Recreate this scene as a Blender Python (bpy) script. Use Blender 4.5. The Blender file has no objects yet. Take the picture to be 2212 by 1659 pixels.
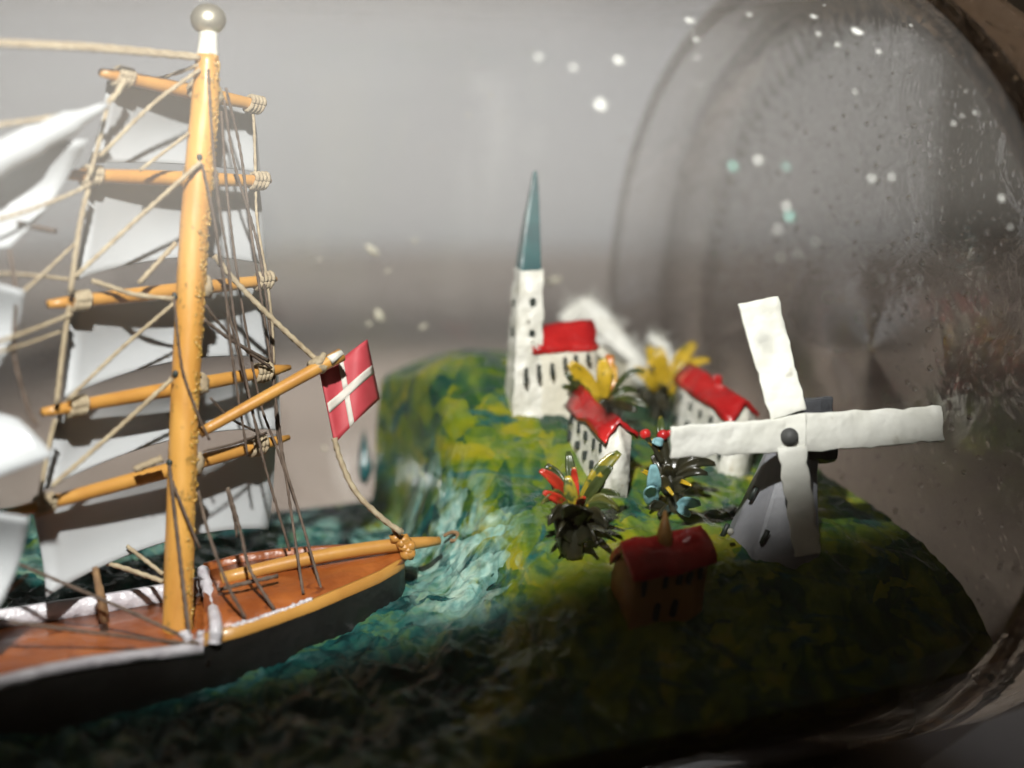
import bpy, bmesh, math, random
import numpy as np
from mathutils import Vector, noise, Matrix

# ------------------------------------------------------------------ camera, light, exposure
S = 0.01                                   # all lengths below are centimetres
PITCH, TH = math.radians(12), math.radians(25)
DIST, FPX, CX, CY = 16.0, 3318.0, 1106.0, 829.5
scene = bpy.context.scene
COL = scene.collection

CAM = Vector((0, -DIST*math.cos(PITCH), DIST*math.sin(PITCH)))
FW = Vector((0, math.cos(PITCH), -math.sin(PITCH)))
UP = Vector((0, math.sin(PITCH), math.cos(PITCH)))
RT = Vector((1, 0, 0))
cd = bpy.data.cameras.new('camera'); cam = bpy.data.objects.new('camera', cd); COL.objects.link(cam)
cam.location = CAM*S; cam.rotation_euler = (math.pi/2-PITCH, 0, 0)
cd.sensor_width = 36; cd.lens = 36*FPX/2212.0
cd.clip_start = 0.005; cd.clip_end = 20
cd.dof.use_dof = True; cd.dof.focus_distance = 15.9*S; cd.dof.aperture_fstop = 11
scene.camera = cam
scene.cycles.use_adaptive_sampling = True; scene.cycles.adaptive_threshold = 0.12; scene.cycles.adaptive_min_samples = 16
scene.view_settings.view_transform = 'Standard'; scene.view_settings.look = 'None'
scene.view_settings.exposure = 0; scene.view_settings.gamma = 1
scene.render.engine = 'CYCLES'
scene.cycles.transparent_max_bounces = 24; scene.cycles.max_bounces = 6; scene.cycles.diffuse_bounces = 2
scene.cycles.transmission_bounces = 5; scene.cycles.glossy_bounces = 2

w = bpy.data.worlds.new('World'); scene.world = w; w.use_nodes = True
w.node_tree.nodes['Background'].inputs[0].default_value = (1.0, 0.74, 0.5, 1)
w.node_tree.nodes['Background'].inputs[1].default_value = 0.02

w.cycles.sampling_method = 'NONE'
def lamp(name, kind, loc, aim, power, color, **kw):
    l = bpy.data.lights.new(name, kind); l.energy = power; l.color = color
    for k, v in kw.items(): setattr(l, k, v)
    o = bpy.data.objects.new(name, l); COL.objects.link(o)
    o.location = Vector(loc)*S
    o.rotation_euler = (Vector(aim)-Vector(loc)).to_track_quat('-Z', 'Y').to_euler()
    return o
# camera flash: its cone ends just below the ship and the village
KEY = Vector((-1.0, -12.0, 10.4))
EA, EB = Vector((1.5, -1.7, -.98)), Vector((-4.5, -2.9, -2.48))      # two points on the lower limit of its beam
edge = ((EA+EB)/2-KEY).normalized()
HALF = math.radians(80)
side = EA-EB; side = (side-edge*side.dot(edge)).normalized()
aim_dir = Matrix.Rotation(HALF, 3, side) @ edge
lamp('flash', 'SPOT', KEY, KEY+aim_dir*10, 2.5, (1, 0.985, 0.96), spot_size=2*HALF, spot_blend=0.05, shadow_soft_size=0.35*S)
# added fill light, out of view, brightening the wall behind the bottle
lamp('wall_fill', 'AREA', (-4, 30, 13), (-4, 52, 8), .74, (0.97, 0.98, 1.0), shape='RECTANGLE', size=0.5, size_y=0.08)
# added unseen spot that brightens the table behind the bottle
lamp('table_fill', 'SPOT', (-2, 18, 24), (-2, 15.5, -4), 4.6, (1, .96, .92), spot_size=math.radians(46), spot_blend=.8, shadow_soft_size=1.5*S)

# ------------------------------------------------------------------ helpers
def ray(x, y): return FW + RT*((x-CX)/FPX) - UP*((y-CY)/FPX)
def P(x, y, d): return CAM + ray(x, y)*d
AX = Vector((math.cos(TH), math.sin(TH), 0)); NX = Vector((-math.sin(TH), math.cos(TH), 0)); ZZ = Vector((0, 0, 1))
def BT(t, s, z): return AX*t + NX*s + ZZ*z
def depth(p): return (p-CAM).dot(FW)
RI = 4.12
def on_glass(x, y, far=False, r=RI-0.01):
    """point where the view ray meets the inside of the bottle wall"""
    d = ray(x, y); cs, cz = CAM.dot(NX), CAM.z; ds, dz = d.dot(NX), d.z
    A = ds*ds+dz*dz; B = 2*(cs*ds+cz*dz); C = cs*cs+cz*cz-r*r
    D = max(B*B-4*A*C, 0)**.5
    return CAM + d*((-B+(D if far else -D))/(2*A))

class MB:
    def __init__(s): s.v = []; s.f = []
    def add(s, vs, fs):
        n = len(s.v); s.v += [Vector(v) for v in vs]; s.f += [tuple(i+n for i in f) for f in fs]; return s
    def quad_prism(s, q, off):
        q = [Vector(v) for v in q]; off = Vector(off)
        return s.add(q+[v+off for v in q], [(3,2,1,0),(4,5,6,7),(0,1,5,4),(1,2,6,5),(2,3,7,6),(3,0,4,7)])
    def tube(s, pts, rad, n=8, twist=0.0, amp=0.0, caps=True):
        pts = [Vector(p) for p in pts]
        if not hasattr(rad, '__len__'): rad = [rad]*len(pts)
        T = [(pts[min(i+1, len(pts)-1)]-pts[max(i-1, 0)]).normalized() for i in range(len(pts))]
        ref = Vector((0, 0, 1)) if abs(T[0].z) < .9 else Vector((1, 0, 0))
        base = len(s.v); L = 0; u = (ref-T[0]*ref.dot(T[0])).normalized()
        for i, p in enumerate(pts):
            if i: L += (p-pts[i-1]).length
            u = (u-T[i]*u.dot(T[i])).normalized(); v = T[i].cross(u)
            for k in range(n):
                a = 2*math.pi*k/n; r = rad[i]
                if amp: r *= 1+amp*math.cos(2*(a-L*twist))
                s.v.append(p+(u*math.cos(a)+v*math.sin(a))*r)
        for i in range(len(pts)-1):
            for k in range(n):
                a = base+i*n+k; b = base+i*n+(k+1) % n
                s.f.append((a, b, b+n, a+n))
        if caps:
            s.f.append(tuple(base+k for k in range(n))[::-1])
            e = base+(len(pts)-1)*n; s.f.append(tuple(e+k for k in range(n)))
        return s
    def blob(s, c, rx, ry, rz, n=10, m=7, rough=0.0, seed=0):
        c = Vector(c); vs = []; fs = []
        for j in range(m+1):
            ph = math.pi*j/m
            for k in range(n):
                a = 2*math.pi*k/n
                d = Vector((math.sin(ph)*math.cos(a), math.sin(ph)*math.sin(a), math.cos(ph)))
                q = 1+rough*noise.noise(d*1.7+Vector((seed*3.1, seed, 0)))
                vs.append(c+Vector((d.x*rx, d.y*ry, d.z*rz))*q)
        for j in range(m):
            for k in range(n):
                a = j*n+k; b = j*n+(k+1) % n
                fs.append((a, a+n, b+n, b))
        return s.add(vs, fs)
    def grid(s, fn, nu, nv):
        vs = [fn(i/nu, j/nv) for i in range(nu+1) for j in range(nv+1)]
        fs = [(i*(nv+1)+j, (i+1)*(nv+1)+j, (i+1)*(nv+1)+j+1, i*(nv+1)+j+1) for i in range(nu) for j in range(nv)]
        return s.add(vs, fs)
    def build(s, name, mat, parent=None, smooth=True, bevel=0, solid=0, subsurf=0, origin=None, wob=0):
        me = bpy.data.meshes.new(name)
        org = Vector((0, 0, 0))
        if parent is not None: org = root_origin(parent)
        elif origin is not None: org = Vector(origin)
        elif s.v:
            c = sum(s.v, Vector())/len(s.v); org = Vector((c.x, c.y, min(v.z for v in s.v)))
        me.from_pydata([tuple((v-org)*S) for v in s.v], [], s.f); me.update()
        bm = bmesh.new(); bm.from_mesh(me); bmesh.ops.remove_doubles(bm, verts=bm.verts, dist=1e-6)
        bmesh.ops.recalc_face_normals(bm, faces=bm.faces)
        if wob:
            bmesh.ops.subdivide_edges(bm, edges=bm.edges, cuts=5, use_grid_fill=True)
            for v in bm.verts:
                q = (v.co/S+org)*4.5
                v.co += (Vector((noise.noise(q), noise.noise(q+Vector((9, 4, 1))), noise.noise(q+Vector((2, 7, 5)))))*wob+Vector((noise.noise(q*3), noise.noise(q*3+Vector((5, 1, 8))), noise.noise(q*3+Vector((3, 3, 1)))))*wob*.4)*S
        bm.to_mesh(me); bm.free()
        if smooth:
            me.polygons.foreach_set('use_smooth', [True]*len(me.polygons))
        o = bpy.data.objects.new(name, me); COL.objects.link(o); me.materials.append(mat)
        if parent is None: o.location = org*S
        else: o.parent = parent
        if solid:
            m = o.modifiers.new('solid', 'SOLIDIFY'); m.thickness = solid*S; m.offset = 0
        if bevel:
            m = o.modifiers.new('bevel', 'BEVEL'); m.width = bevel*S; m.segments = 2; m.limit_method = 'ANGLE'
        if subsurf:
            m = o.modifiers.new('sub', 'SUBSURF'); m.levels = m.render_levels = subsurf
        return o
ORG = {}
def root_origin(o):
    while o.parent is not None: o = o.parent
    return ORG.get(o.name, Vector(o.location)/S)
def thing(name, loc, label, cat, group=None):
    o = bpy.data.objects.new(name, None); COL.objects.link(o); o.location = Vector(loc)*S; o.empty_display_size = 0.005
    ORG[o.name] = Vector(loc); o['label'] = label; o['category'] = cat
    if group: o['group'] = group
    return o
def tag(o, label, cat, group=None):
    o['label'] = label; o['category'] = cat
    if group: o['group'] = group
    return o
def smooth_path(pts, k=6):
    """Catmull-Rom through points"""
    pts = [Vector(p) for p in pts]
    if len(pts) < 3:
        a, b = pts; return [a.lerp(b, i/k) for i in range(k+1)]
    out = []
    q = [pts[0]*2-pts[1]]+pts+[pts[-1]*2-pts[-2]]
    for i in range(1, len(q)-2):
        for j in range(k):
            t = j/k; p0, p1, p2, p3 = q[i-1:i+3]
            out.append(0.5*((2*p1)+(p2-p0)*t+(2*p0-5*p1+4*p2-p3)*t*t+(3*p1-p0-3*p2+p3)*t**3))
    out.append(pts[-1]); return out

# ------------------------------------------------------------------ materials
def node_mat(name):
    m = bpy.data.materials.new(name); m.use_nodes = True
    nt = m.node_tree; b = nt.nodes['Principled BSDF']; return m, nt, b
def paint(name, c1, c2=None, rough=0.5, scale=300, bump=0.15, bscale=900, coat=0.0, spots=None, thresh=0.55, dist=0.00012, stretch=(1,1,1)):
    """brushed paint: two tones in noise, fine relief, optional worn spots"""
    m, nt, b = node_mat(name); N = nt.nodes.new; L = nt.links.new
    c2 = c2 or tuple(v*0.72 for v in c1)
    tc = N('ShaderNodeTexCoord'); mp = N('ShaderNodeMapping'); mp.inputs['Scale'].default_value = stretch
    L(tc.outputs['Object'], mp.inputs[0])
    n1 = N('ShaderNodeTexNoise'); n1.inputs['Scale'].default_value = scale; n1.inputs['Detail'].default_value = 3; n1.inputs['Distortion'].default_value = 0.4
    L(mp.outputs[0], n1.inputs[0])
    r = N('ShaderNodeValToRGB'); r.color_ramp.elements[0].position = 0.35; r.color_ramp.elements[1].position = 0.68
    r.color_ramp.elements[0].color = (*c2, 1); r.color_ramp.elements[1].color = (*c1, 1)
    L(n1.outputs[0], r.inputs[0]); col = r.outputs[0]
    if spots:
        n2 = N('ShaderNodeTexNoise'); n2.inputs['Scale'].default_value = scale*2.3; n2.inputs['Detail'].default_value = 4
        L(tc.outputs['Object'], n2.inputs[0])
        r2 = N('ShaderNodeValToRGB'); r2.color_ramp.elements[0].position = thresh; r2.color_ramp.elements[1].position = thresh+0.06
        L(n2.outputs[0], r2.inputs[0])
        mx = N('ShaderNodeMix'); mx.data_type = 'RGBA'; L(r2.outputs[0], mx.inputs[0]); L(col, mx.inputs[6]); mx.inputs[7].default_value = (*spots, 1)
        col = mx.outputs[2]
    L(col, b.inputs['Base Color'])
    nb = N('ShaderNodeTexNoise'); nb.inputs['Scale'].default_value = bscale; nb.inputs['Detail'].default_value = 2
    L(mp.outputs[0], nb.inputs[0])
    if bump > .12:
        bp = N('ShaderNodeBump'); bp.inputs['Strength'].default_value = min(bump*3, 1); bp.inputs['Distance'].default_value = dist
        L(nb.outputs[0], bp.inputs['Height']); L(bp.outputs[0], b.inputs['Normal'])
    b.inputs['Roughness'].default_value = rough
    b.inputs['Coat Weight'].default_value = coat; b.inputs['Coat Roughness'].default_value = 0.15
    return m

M = {}
M['white'] = paint('white_paint', (.76,.74,.68), (.60,.58,.50), .42, 260, .33, 420, .2, spots=(.50,.44,.34), thresh=.64, dist=.0005)
M['card'] = paint('white_card', (.80,.79,.73), (.68,.67,.60), .6, 200, .3, 450, spots=(.55,.53,.46), thresh=.66, dist=.0004)
M['cream'] = paint('cream_paint', (.74,.70,.60), (.60,.56,.45), .5, 250, .3, 600, .1, dist=.0003)
M['ochre'] = paint('ochre_paint', (.38,.20,.05), (.28,.13,.03), .5, 250, .2, 600, dist=.0002)
M['red'] = paint('red_paint', (.60,.025,.022), (.34,.010,.012), .3, 240, .33, 380, .4, spots=(.68,.09,.07), thresh=.66, dist=.0006)
M['flagred'] = paint('flag_red', (.50,.06,.075), (.40,.04,.05), .6, 400, .1, 900)
M['flagwhite'] = paint('flag_white', (.62,.58,.52), (.52,.48,.42), .6, 400, .1, 900)
M['teal'] = paint('teal_paint', (.015,.105,.11), (.008,.06,.07), .25, 300, .2, 500, .4)
M['ink'] = paint('window_ink', (.02,.03,.025), (.035,.04,.035), .5)
M['yellow'] = paint('yellow_wood', (.54,.275,.062), (.45,.21,.045), .42, 260, .2, 700, .15, stretch=(1,1,.25))
M['mastwood'] = paint('mast_wood', (.62,.32,.07), (.47,.21,.04), .45, 420, .35, 900, .1, stretch=(1,1,.1), spots=(.33,.18,.04), thresh=.60, dist=.00014)
M['glue'] = paint('glue', (.50,.30,.06), (.34,.20,.05), .35, 600, .3, 1500, .3)
M['rope'] = paint('rope', (.44,.36,.24), (.30,.23,.145), .85, 900, .3, 3000)
M['ropedark'] = paint('rope_dark', (.14,.10,.075), (.08,.055,.04), .85, 900, .3, 3000)
M['ropebrown'] = paint('rope_brown', (.30,.18,.085), (.18,.10,.05), .85, 900, .3, 3000)
M['deck'] = paint('deck_wood', (.36,.105,.022), (.22,.055,.012), .38, 200, .3, 600, .3, spots=(.14,.035,.01), thresh=.62, dist=.0003)
M['hull'] = paint('hull_black', (.018,.017,.016), (.01,.009,.008), .4, 200, .3, 500, dist=.0003)
M['railwhite'] = paint('rail_white', (.66,.63,.66), (.48,.44,.47), .35, 350, .4, 700, .3, spots=(.26,.10,.04), thresh=.72, dist=.0004)
M['metal'] = None
m, nt, b = node_mat('pin_metal'); b.inputs['Metallic'].default_value = .8; b.inputs['Base Color'].default_value = (.78,.72,.58,1); b.inputs['Roughness'].default_value = .4; M['metal'] = m
M['millgrey'] = paint('mill_grey', (.27,.27,.29), (.20,.20,.22), .5, 250, .25, 600, dist=.0002)
M['millcap'] = paint('mill_cap', (.09,.095,.105), (.05,.05,.055), .25, 250, .2, 600, .4)
M['axle'] = paint('axle_grey', (.09,.09,.085), (.05,.05,.05), .6)
M['leafy'] = paint('leaf_yellow', (.60,.38,.02), (.42,.28,.02), .35, 500, .3, 900, .3, spots=(.07,.10,.02), thresh=.60)
M['leafo'] = paint('leaf_orange', (.55,.12,.02), (.50,.30,.03), .35, 450, .3, 900, .3, spots=(.07,.09,.02), thresh=.60)
M['leafg'] = paint('leaf_green', (.055,.075,.018), (.03,.04,.012), .35, 450, .3, 900, .3, spots=(.40,.27,.02), thresh=.63)
M['leafm'] = paint('leaf_mottled', (.50,.34,.02), (.10,.12,.02), .35, 420, .3, 900, .3, spots=(.06,.08,.02), thresh=.52)
M['leafn'] = paint('leaf_olive', (.10,.10,.02), (.05,.05,.016), .35, 420, .3, 900, .3, spots=(.45,.06,.02), thresh=.66)
M['leafd'] = paint('leaf_dark', (.035,.03,.014), (.02,.02,.012), .3, 450, .3, 900, .3)
M['leafr'] = paint('leaf_red', (.52,.035,.015), (.30,.03,.015), .35, 450, .3, 900, .3, spots=(.35,.20,.02), thresh=.60)
M['leafb'] = paint('leaf_blue', (.26,.47,.50), (.17,.34,.38), .5, 600, .4, 1200)
M['cotton'] = paint('cotton', (.78,.77,.73), (.66,.64,.58), .95, 300, .2, 1500)
M['speck'] = paint('speck_white', (.8,.8,.76), (.7,.7,.66), .5)
M['speckteal'] = paint('speck_teal', (.35,.62,.52), (.25,.5,.45), .5)
M['speckdark'] = paint('speck_dark', (.22,.20,.18), (.16,.15,.13), .5)
M['specktan'] = paint('speck_tan', (.68,.64,.52), (.6,.55,.42), .6)

# sail paper: thin, lets a little light through
def sailmat():
    m, nt, b = node_mat('sail_paper'); N = nt.nodes.new; L = nt.links.new
    tc = N('ShaderNodeTexCoord'); n1 = N('ShaderNodeTexNoise'); n1.inputs['Scale'].default_value = 120; n1.inputs['Detail'].default_value = 5
    L(tc.outputs['Object'], n1.inputs[0]); r = N('ShaderNodeValToRGB')
    r.color_ramp.elements[0].color = (.42,.43,.44,1); r.color_ramp.elements[1].color = (.55,.56,.57,1); L(n1.outputs[0], r.inputs[0]); L(r.outputs[0], b.inputs['Base Color'])
    b.inputs['Roughness'].default_value = .55
    tr = N('ShaderNodeBsdfTranslucent'); tr.inputs[0].default_value = (.7,.72,.76,1)
    mx = N('ShaderNodeMixShader'); mx.inputs[0].default_value = .18
    L(b.outputs[0], mx.inputs[1]); L(tr.outputs[0], mx.inputs[2]); L(mx.outputs[0], nt.nodes['Material Output'].inputs[0])
    return m
M['sail'] = sailmat()

def wallglass():
    m, nt, b = node_mat('bottle_glass_wall'); N = nt.nodes.new; L = nt.links.new; nt.nodes.remove(b)
    t = N('ShaderNodeBsdfTransparent'); t.inputs[0].default_value = (.965,.97,.965,1)
    g = N('ShaderNodeBsdfGlossy'); g.inputs['Roughness'].default_value = .06; g.inputs[0].default_value = (1,1,1,1)
    lw = N('ShaderNodeLayerWeight'); lw.inputs[0].default_value = .5
    pw = N('ShaderNodeMath'); pw.operation = 'POWER'; pw.inputs[1].default_value = 4; L(lw.outputs['Facing'], pw.inputs[0])
    ma = N('ShaderNodeMath'); ma.operation = 'MULTIPLY_ADD'; ma.inputs[1].default_value = .8; ma.inputs[2].default_value = .035; L(pw.outputs[0], ma.inputs[0])
    tc = N('ShaderNodeTexCoord'); no = N('ShaderNodeTexNoise'); no.inputs['Scale'].default_value = 60; L(tc.outputs['Object'], no.inputs[0])
    bp = N('ShaderNodeBump'); bp.inputs['Strength'].default_value = .2; bp.inputs['Distance'].default_value = .0006; L(no.outputs[0], bp.inputs['Height']); L(bp.outputs[0], g.inputs['Normal'])
    mx = N('ShaderNodeMixShader'); L(ma.outputs[0], mx.inputs[0]); L(t.outputs[0], mx.inputs[1]); L(g.outputs[0], mx.inputs[2])
    df = N('ShaderNodeBsdfDiffuse'); df.inputs[0].default_value = (.8,.76,.70,1); m2 = N('ShaderNodeMixShader'); m2.inputs[0].default_value = .028
    L(mx.outputs[0], m2.inputs[1]); L(df.outputs[0], m2.inputs[2]); L(m2.outputs[0], nt.nodes['Material Output'].inputs[0]); return m
M['glass'] = wallglass()
def baseglass():
    m, nt, b = node_mat('bottle_glass_base'); N = nt.nodes.new; L = nt.links.new
    b.inputs['Base Color'].default_value = (.93,.93,.90,1); b.inputs['Transmission Weight'].default_value = 1; b.inputs['IOR'].default_value = 1.5; b.inputs['Roughness'].default_value = .02
    tc = N('ShaderNodeTexCoord')
    vo = N('ShaderNodeTexVoronoi'); vo.inputs['Scale'].default_value = 520; L(tc.outputs['Object'], vo.inputs[0])
    r = N('ShaderNodeValToRGB'); r.color_ramp.elements[0].position = .08; r.color_ramp.elements[1].position = .26; L(vo.outputs[0], r.inputs[0])
    no = N('ShaderNodeTexNoise'); no.inputs['Scale'].default_value = 130; no.inputs['Detail'].default_value = 4; no.inputs['Distortion'].default_value = 1.2; L(tc.outputs['Object'], no.inputs[0])
    a = N('ShaderNodeMath'); a.operation = 'MULTIPLY_ADD'; a.inputs[1].default_value = .30; L(r.outputs[0], a.inputs[0]); L(no.outputs[0], a.inputs[2])
    bp = N('ShaderNodeBump'); bp.inputs['Strength'].default_value = .5; bp.inputs['Distance'].default_value = .0007; L(a.outputs[0], bp.inputs['Height']); L(bp.outputs[0], b.inputs['Normal'])
    tr = N('ShaderNodeBsdfTransparent'); tr.inputs[0].default_value = (.93,.92,.90,1)
    mx = N('ShaderNodeMixShader')
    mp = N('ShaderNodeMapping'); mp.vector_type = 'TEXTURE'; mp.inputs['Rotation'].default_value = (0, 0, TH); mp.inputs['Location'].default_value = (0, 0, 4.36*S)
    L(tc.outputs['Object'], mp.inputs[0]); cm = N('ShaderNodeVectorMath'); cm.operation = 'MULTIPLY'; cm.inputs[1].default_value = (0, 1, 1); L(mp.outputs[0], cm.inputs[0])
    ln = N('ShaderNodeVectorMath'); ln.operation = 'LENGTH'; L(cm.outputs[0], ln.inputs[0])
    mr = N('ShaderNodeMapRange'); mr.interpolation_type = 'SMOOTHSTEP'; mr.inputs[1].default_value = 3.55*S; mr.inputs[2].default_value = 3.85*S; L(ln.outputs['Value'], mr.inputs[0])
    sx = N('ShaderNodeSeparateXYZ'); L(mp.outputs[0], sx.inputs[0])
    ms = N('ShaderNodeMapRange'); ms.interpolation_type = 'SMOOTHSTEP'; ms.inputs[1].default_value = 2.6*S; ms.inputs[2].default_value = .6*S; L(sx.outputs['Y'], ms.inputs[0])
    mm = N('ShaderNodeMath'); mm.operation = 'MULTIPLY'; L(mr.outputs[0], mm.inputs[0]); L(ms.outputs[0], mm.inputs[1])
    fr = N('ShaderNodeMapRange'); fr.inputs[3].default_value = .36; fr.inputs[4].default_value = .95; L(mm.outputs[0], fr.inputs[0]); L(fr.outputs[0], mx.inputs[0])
    painted_dark = N('ShaderNodeMix'); painted_dark.data_type = 'RGBA'; L(mm.outputs[0], painted_dark.inputs[0]); painted_dark.inputs[6].default_value = (.93,.93,.90,1); painted_dark.inputs[7].default_value = (.16,.105,.06,1); L(painted_dark.outputs[2], b.inputs['Base Color'])  # near side of the heel coloured dark brown, painting in the unlit room beyond
    L(tr.outputs[0], mx.inputs[1]); L(b.outputs[0], mx.inputs[2]); L(mx.outputs[0], nt.nodes['Material Output'].inputs[0])
    return m
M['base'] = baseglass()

def groundmat():
    """modelling putty painted as sea and meadow; 'land' and 'foam' say which paint was used where"""
    m, nt, b = node_mat('painted_putty'); N = nt.nodes.new; L = nt.links.new
    tc = N('ShaderNodeTexCoord')
    def nz(scale, det=6, dis=1.5, stretch=(1,1,1), rot=0):
        mp = N('ShaderNodeMapping'); mp.inputs['Scale'].default_value = stretch; mp.inputs['Rotation'].default_value = (0, 0, rot); L(tc.outputs['Object'], mp.inputs[0])
        n = N('ShaderNodeTexNoise'); n.inputs['Scale'].default_value = scale; n.inputs['Detail'].default_value = det; n.inputs['Distortion'].default_value = dis
        L(mp.outputs[0], n.inputs[0]); return n.outputs[0]
    def ramp(i, stops):
        r = N('ShaderNodeValToRGB'); e = r.color_ramp.elements
        while len(e) < len(stops): e.new(.5)
        for k, (p, c) in enumerate(stops): e[k].position = p; e[k].color = (*c, 1)
        L(i, r.inputs[0]); return r.outputs[0]
    def mix(f, a, c):
        x = N('ShaderNodeMix'); x.data_type = 'RGBA'; L(f, x.inputs[0]); L(a, x.inputs[6]); L(c, x.inputs[7]); return x.outputs[2]
    def attr(nm):
        a = N('ShaderNodeAttribute'); a.attribute_name = nm; return a.outputs['Fac']
    def dabs(scale, stretch, rot):
        mp = N('ShaderNodeMapping'); mp.inputs['Scale'].default_value = stretch; mp.inputs['Rotation'].default_value = (0, 0, rot); L(tc.outputs['Object'], mp.inputs[0])
        nn = N('ShaderNodeTexNoise'); nn.inputs['Scale'].default_value = 120; nn.inputs['Detail'].default_value = 4; L(tc.outputs['Object'], nn.inputs[0])
        ad = N('ShaderNodeVectorMath'); ad.operation = 'MULTIPLY_ADD'; ad.inputs[1].default_value = (.010,.010,.010); L(nn.outputs['Color'], ad.inputs[0]); L(mp.outputs[0], ad.inputs[2])
        v = N('ShaderNodeTexVoronoi'); v.inputs['Scale'].default_value = scale; L(ad.outputs[0], v.inputs[0]); sp = N('ShaderNodeSeparateColor'); L(v.outputs['Color'], sp.inputs[0])
        return sp.outputs[0], v.outputs['Distance']
    def blend(a, c, k):
        x = N('ShaderNodeMix'); x.inputs[0].default_value = k; L(a, x.inputs[2]); L(c, x.inputs[3]); return x.outputs[0]
    d1, h1 = dabs(330, (1, .35, 1), .6); d2, h2 = dabs(260, (.5, 1, 1), -.3)
    meadow = ramp(blend(nz(150, 6, 2.0, (1, .45, 1), .5), d1, .25), [(.32,(.010,.045,.03)),(.42,(.03,.08,.02)),(.50,(.085,.135,.013)),(.58,(.145,.18,.011)),(.70,(.25,.225,.012))])
    teal = ramp(nz(150, 6, 2.0, (.6, 1, 1), .9), [(.57,(0,0,0)),(.66,(1,1,1))])
    tealc = ramp(nz(400), [(.3,(.010,.05,.04)),(.7,(.025,.11,.085))])
    land = mix(teal, meadow, tealc)
    sea = ramp(blend(nz(140, 6, 2.2, (1, 1, 1)), d2, .25), [(.28,(.004,.02,.02)),(.42,(.008,.055,.055)),(.52,(.015,.09,.075)),(.60,(.06,.13,.05)),(.70,(.02,.10,.10))])
    foamf = ramp(blend(nz(170, 6, 2.4, (1, 1, 1)), d2, .26), [(.40,(0,0,0)),(.60,(1,1,1))])
    foamc = ramp(nz(300, 5, 2), [(.3,(.10,.26,.24)),(.5,(.28,.46,.40)),(.75,(.50,.62,.50))])
    fm = N('ShaderNodeMath'); fm.operation = 'MULTIPLY'; L(foamf, fm.inputs[0]); L(attr('foam'), fm.inputs[1])
    lm = N('ShaderNodeMath'); lm.operation = 'ADD'; L(attr('land'), lm.inputs[0])
    off = N('ShaderNodeMath'); off.operation = 'MULTIPLY_ADD'; off.inputs[1].default_value = 2.6; off.inputs[2].default_value = -1.3; L(nz(110, 6, 2), off.inputs[0]); L(off.outputs[0], lm.inputs[1])
    lr = ramp(lm.outputs[0], [(.42,(0,0,0)),(.58,(1,1,1))])
    c = mix(fm.outputs[0], mix(lr, sea, land), foamc)
    L(c, b.inputs['Base Color']); b.inputs['Roughness'].default_value = .24; b.inputs['Specular IOR Level'].default_value = .45
    h = N('ShaderNodeMath'); h.operation = 'MULTIPLY_ADD'; h.inputs[1].default_value = .45; L(nz(700, 5, 1), h.inputs[0]); L(blend(nz(190, 5, 2.0, (1,.6,1), .4), h1, .5), h.inputs[2])
    bp = N('ShaderNodeBump'); bp.inputs['Strength'].default_value = .6; bp.inputs['Distance'].default_value = .0006; L(h.outputs[0], bp.inputs['Height']); L(bp.outputs[0], b.inputs['Normal'])
    return m
M['ground'] = groundmat()

# ------------------------------------------------------------------ table and wall
M['table'] = paint('table_top', (.36,.30,.26), (.27,.215,.18), .55, 18, .1, 200, stretch=(.25,1,1))
M['wall'] = paint('room_wall', (.56,.555,.57), (.50,.495,.51), .8, 10, .05, 200)
TZ = -4.36
o = MB().add([(-90,-40,TZ),(90,-40,TZ),(90,47,TZ),(-90,47,TZ),(-90,-40,TZ-2),(90,-40,TZ-2),(90,47,TZ-2),(-90,47,TZ-2)],
             [(0,1,2,3),(7,6,5,4),(0,4,5,1),(1,5,6,2),(2,6,7,3),(3,7,4,0)]).build('table_top', M['table'], smooth=False, origin=(0,0,TZ-2)); o['kind'] = 'structure'
o = MB().add([(-90,52,-40),(18.5,52,-40),(18.5,52,60),(-90,52,60),(-90,54,-40),(18.5,54,-40),(18.5,54,60),(-90,54,60)],
             [(3,2,1,0),(4,5,6,7),(0,1,5,4),(1,2,6,5),(2,3,7,6),(3,0,4,7)]).build('wall', M['wall'], smooth=False, origin=(0,52,-40)); o['kind'] = 'structure'

# ------------------------------------------------------------------ putty ground: height field inside the bottle
LAND = [(-.4,2.3,-.72),(-.5,3.0,-.95),(-.05,2.7,-.45),(.25,2.7,-.30),(.64,2.8,-.25),(1.3,3.0,-.33),(.76,1.4,-.67),(-.1,1.4,-.75),(.1,.6,-1.15),(1.34,.6,-1.0),(3.2,1.2,-1.22),(.4,-.6,-1.43),(1.7,-.5,-1.42),(2.6,-1.3,-1.52),
      (-.3,-1.5,-1.8),(.4,-2.2,-2.0),(4,2.8,-1.1),(4,1.7,-1.22),(4,.2,-1.42),(4,-.9,-1.58),(4,-1.8,-1.78),(4,-2.5,-2.1),(2,-2.4,-2.0),(2,-3.1,-2.65),(4,-3.2,-2.75),(.5,-3.2,-2.75),(2.2,2.6,-.75),(-1.2,-3,-2.7),(-2,2,-.6),(-3,0,-1.3),(-4,-3,-2.7)]
SEA = [(-4.9,2.8,-1.85),(-1.6,3.2,-2.15),(-.5,2.6,-2.15),(-.5,0,-2.1),(-1.4,0,-2.22),(-1.86,-2.9,-2.6),(-6,-2,-2.6),(-3,-.8,-2.55),(-5,-.5,-2.65),(-2,-1,-2.45),(-3,1.3,-2.25),(-4.5,-2.8,-2.65),
       (-6,3,-1.85),(-8,0,-2.6),(-8,3,-2),(-8,-3,-2.7),(2,2,-2.1),(2,-2,-2.1),(4,3,-2.1),(4,-3,-2.1)]
def tps(r2): return np.where(r2 > 1e-9, r2*np.log(r2+1e-12), 0)
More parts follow.
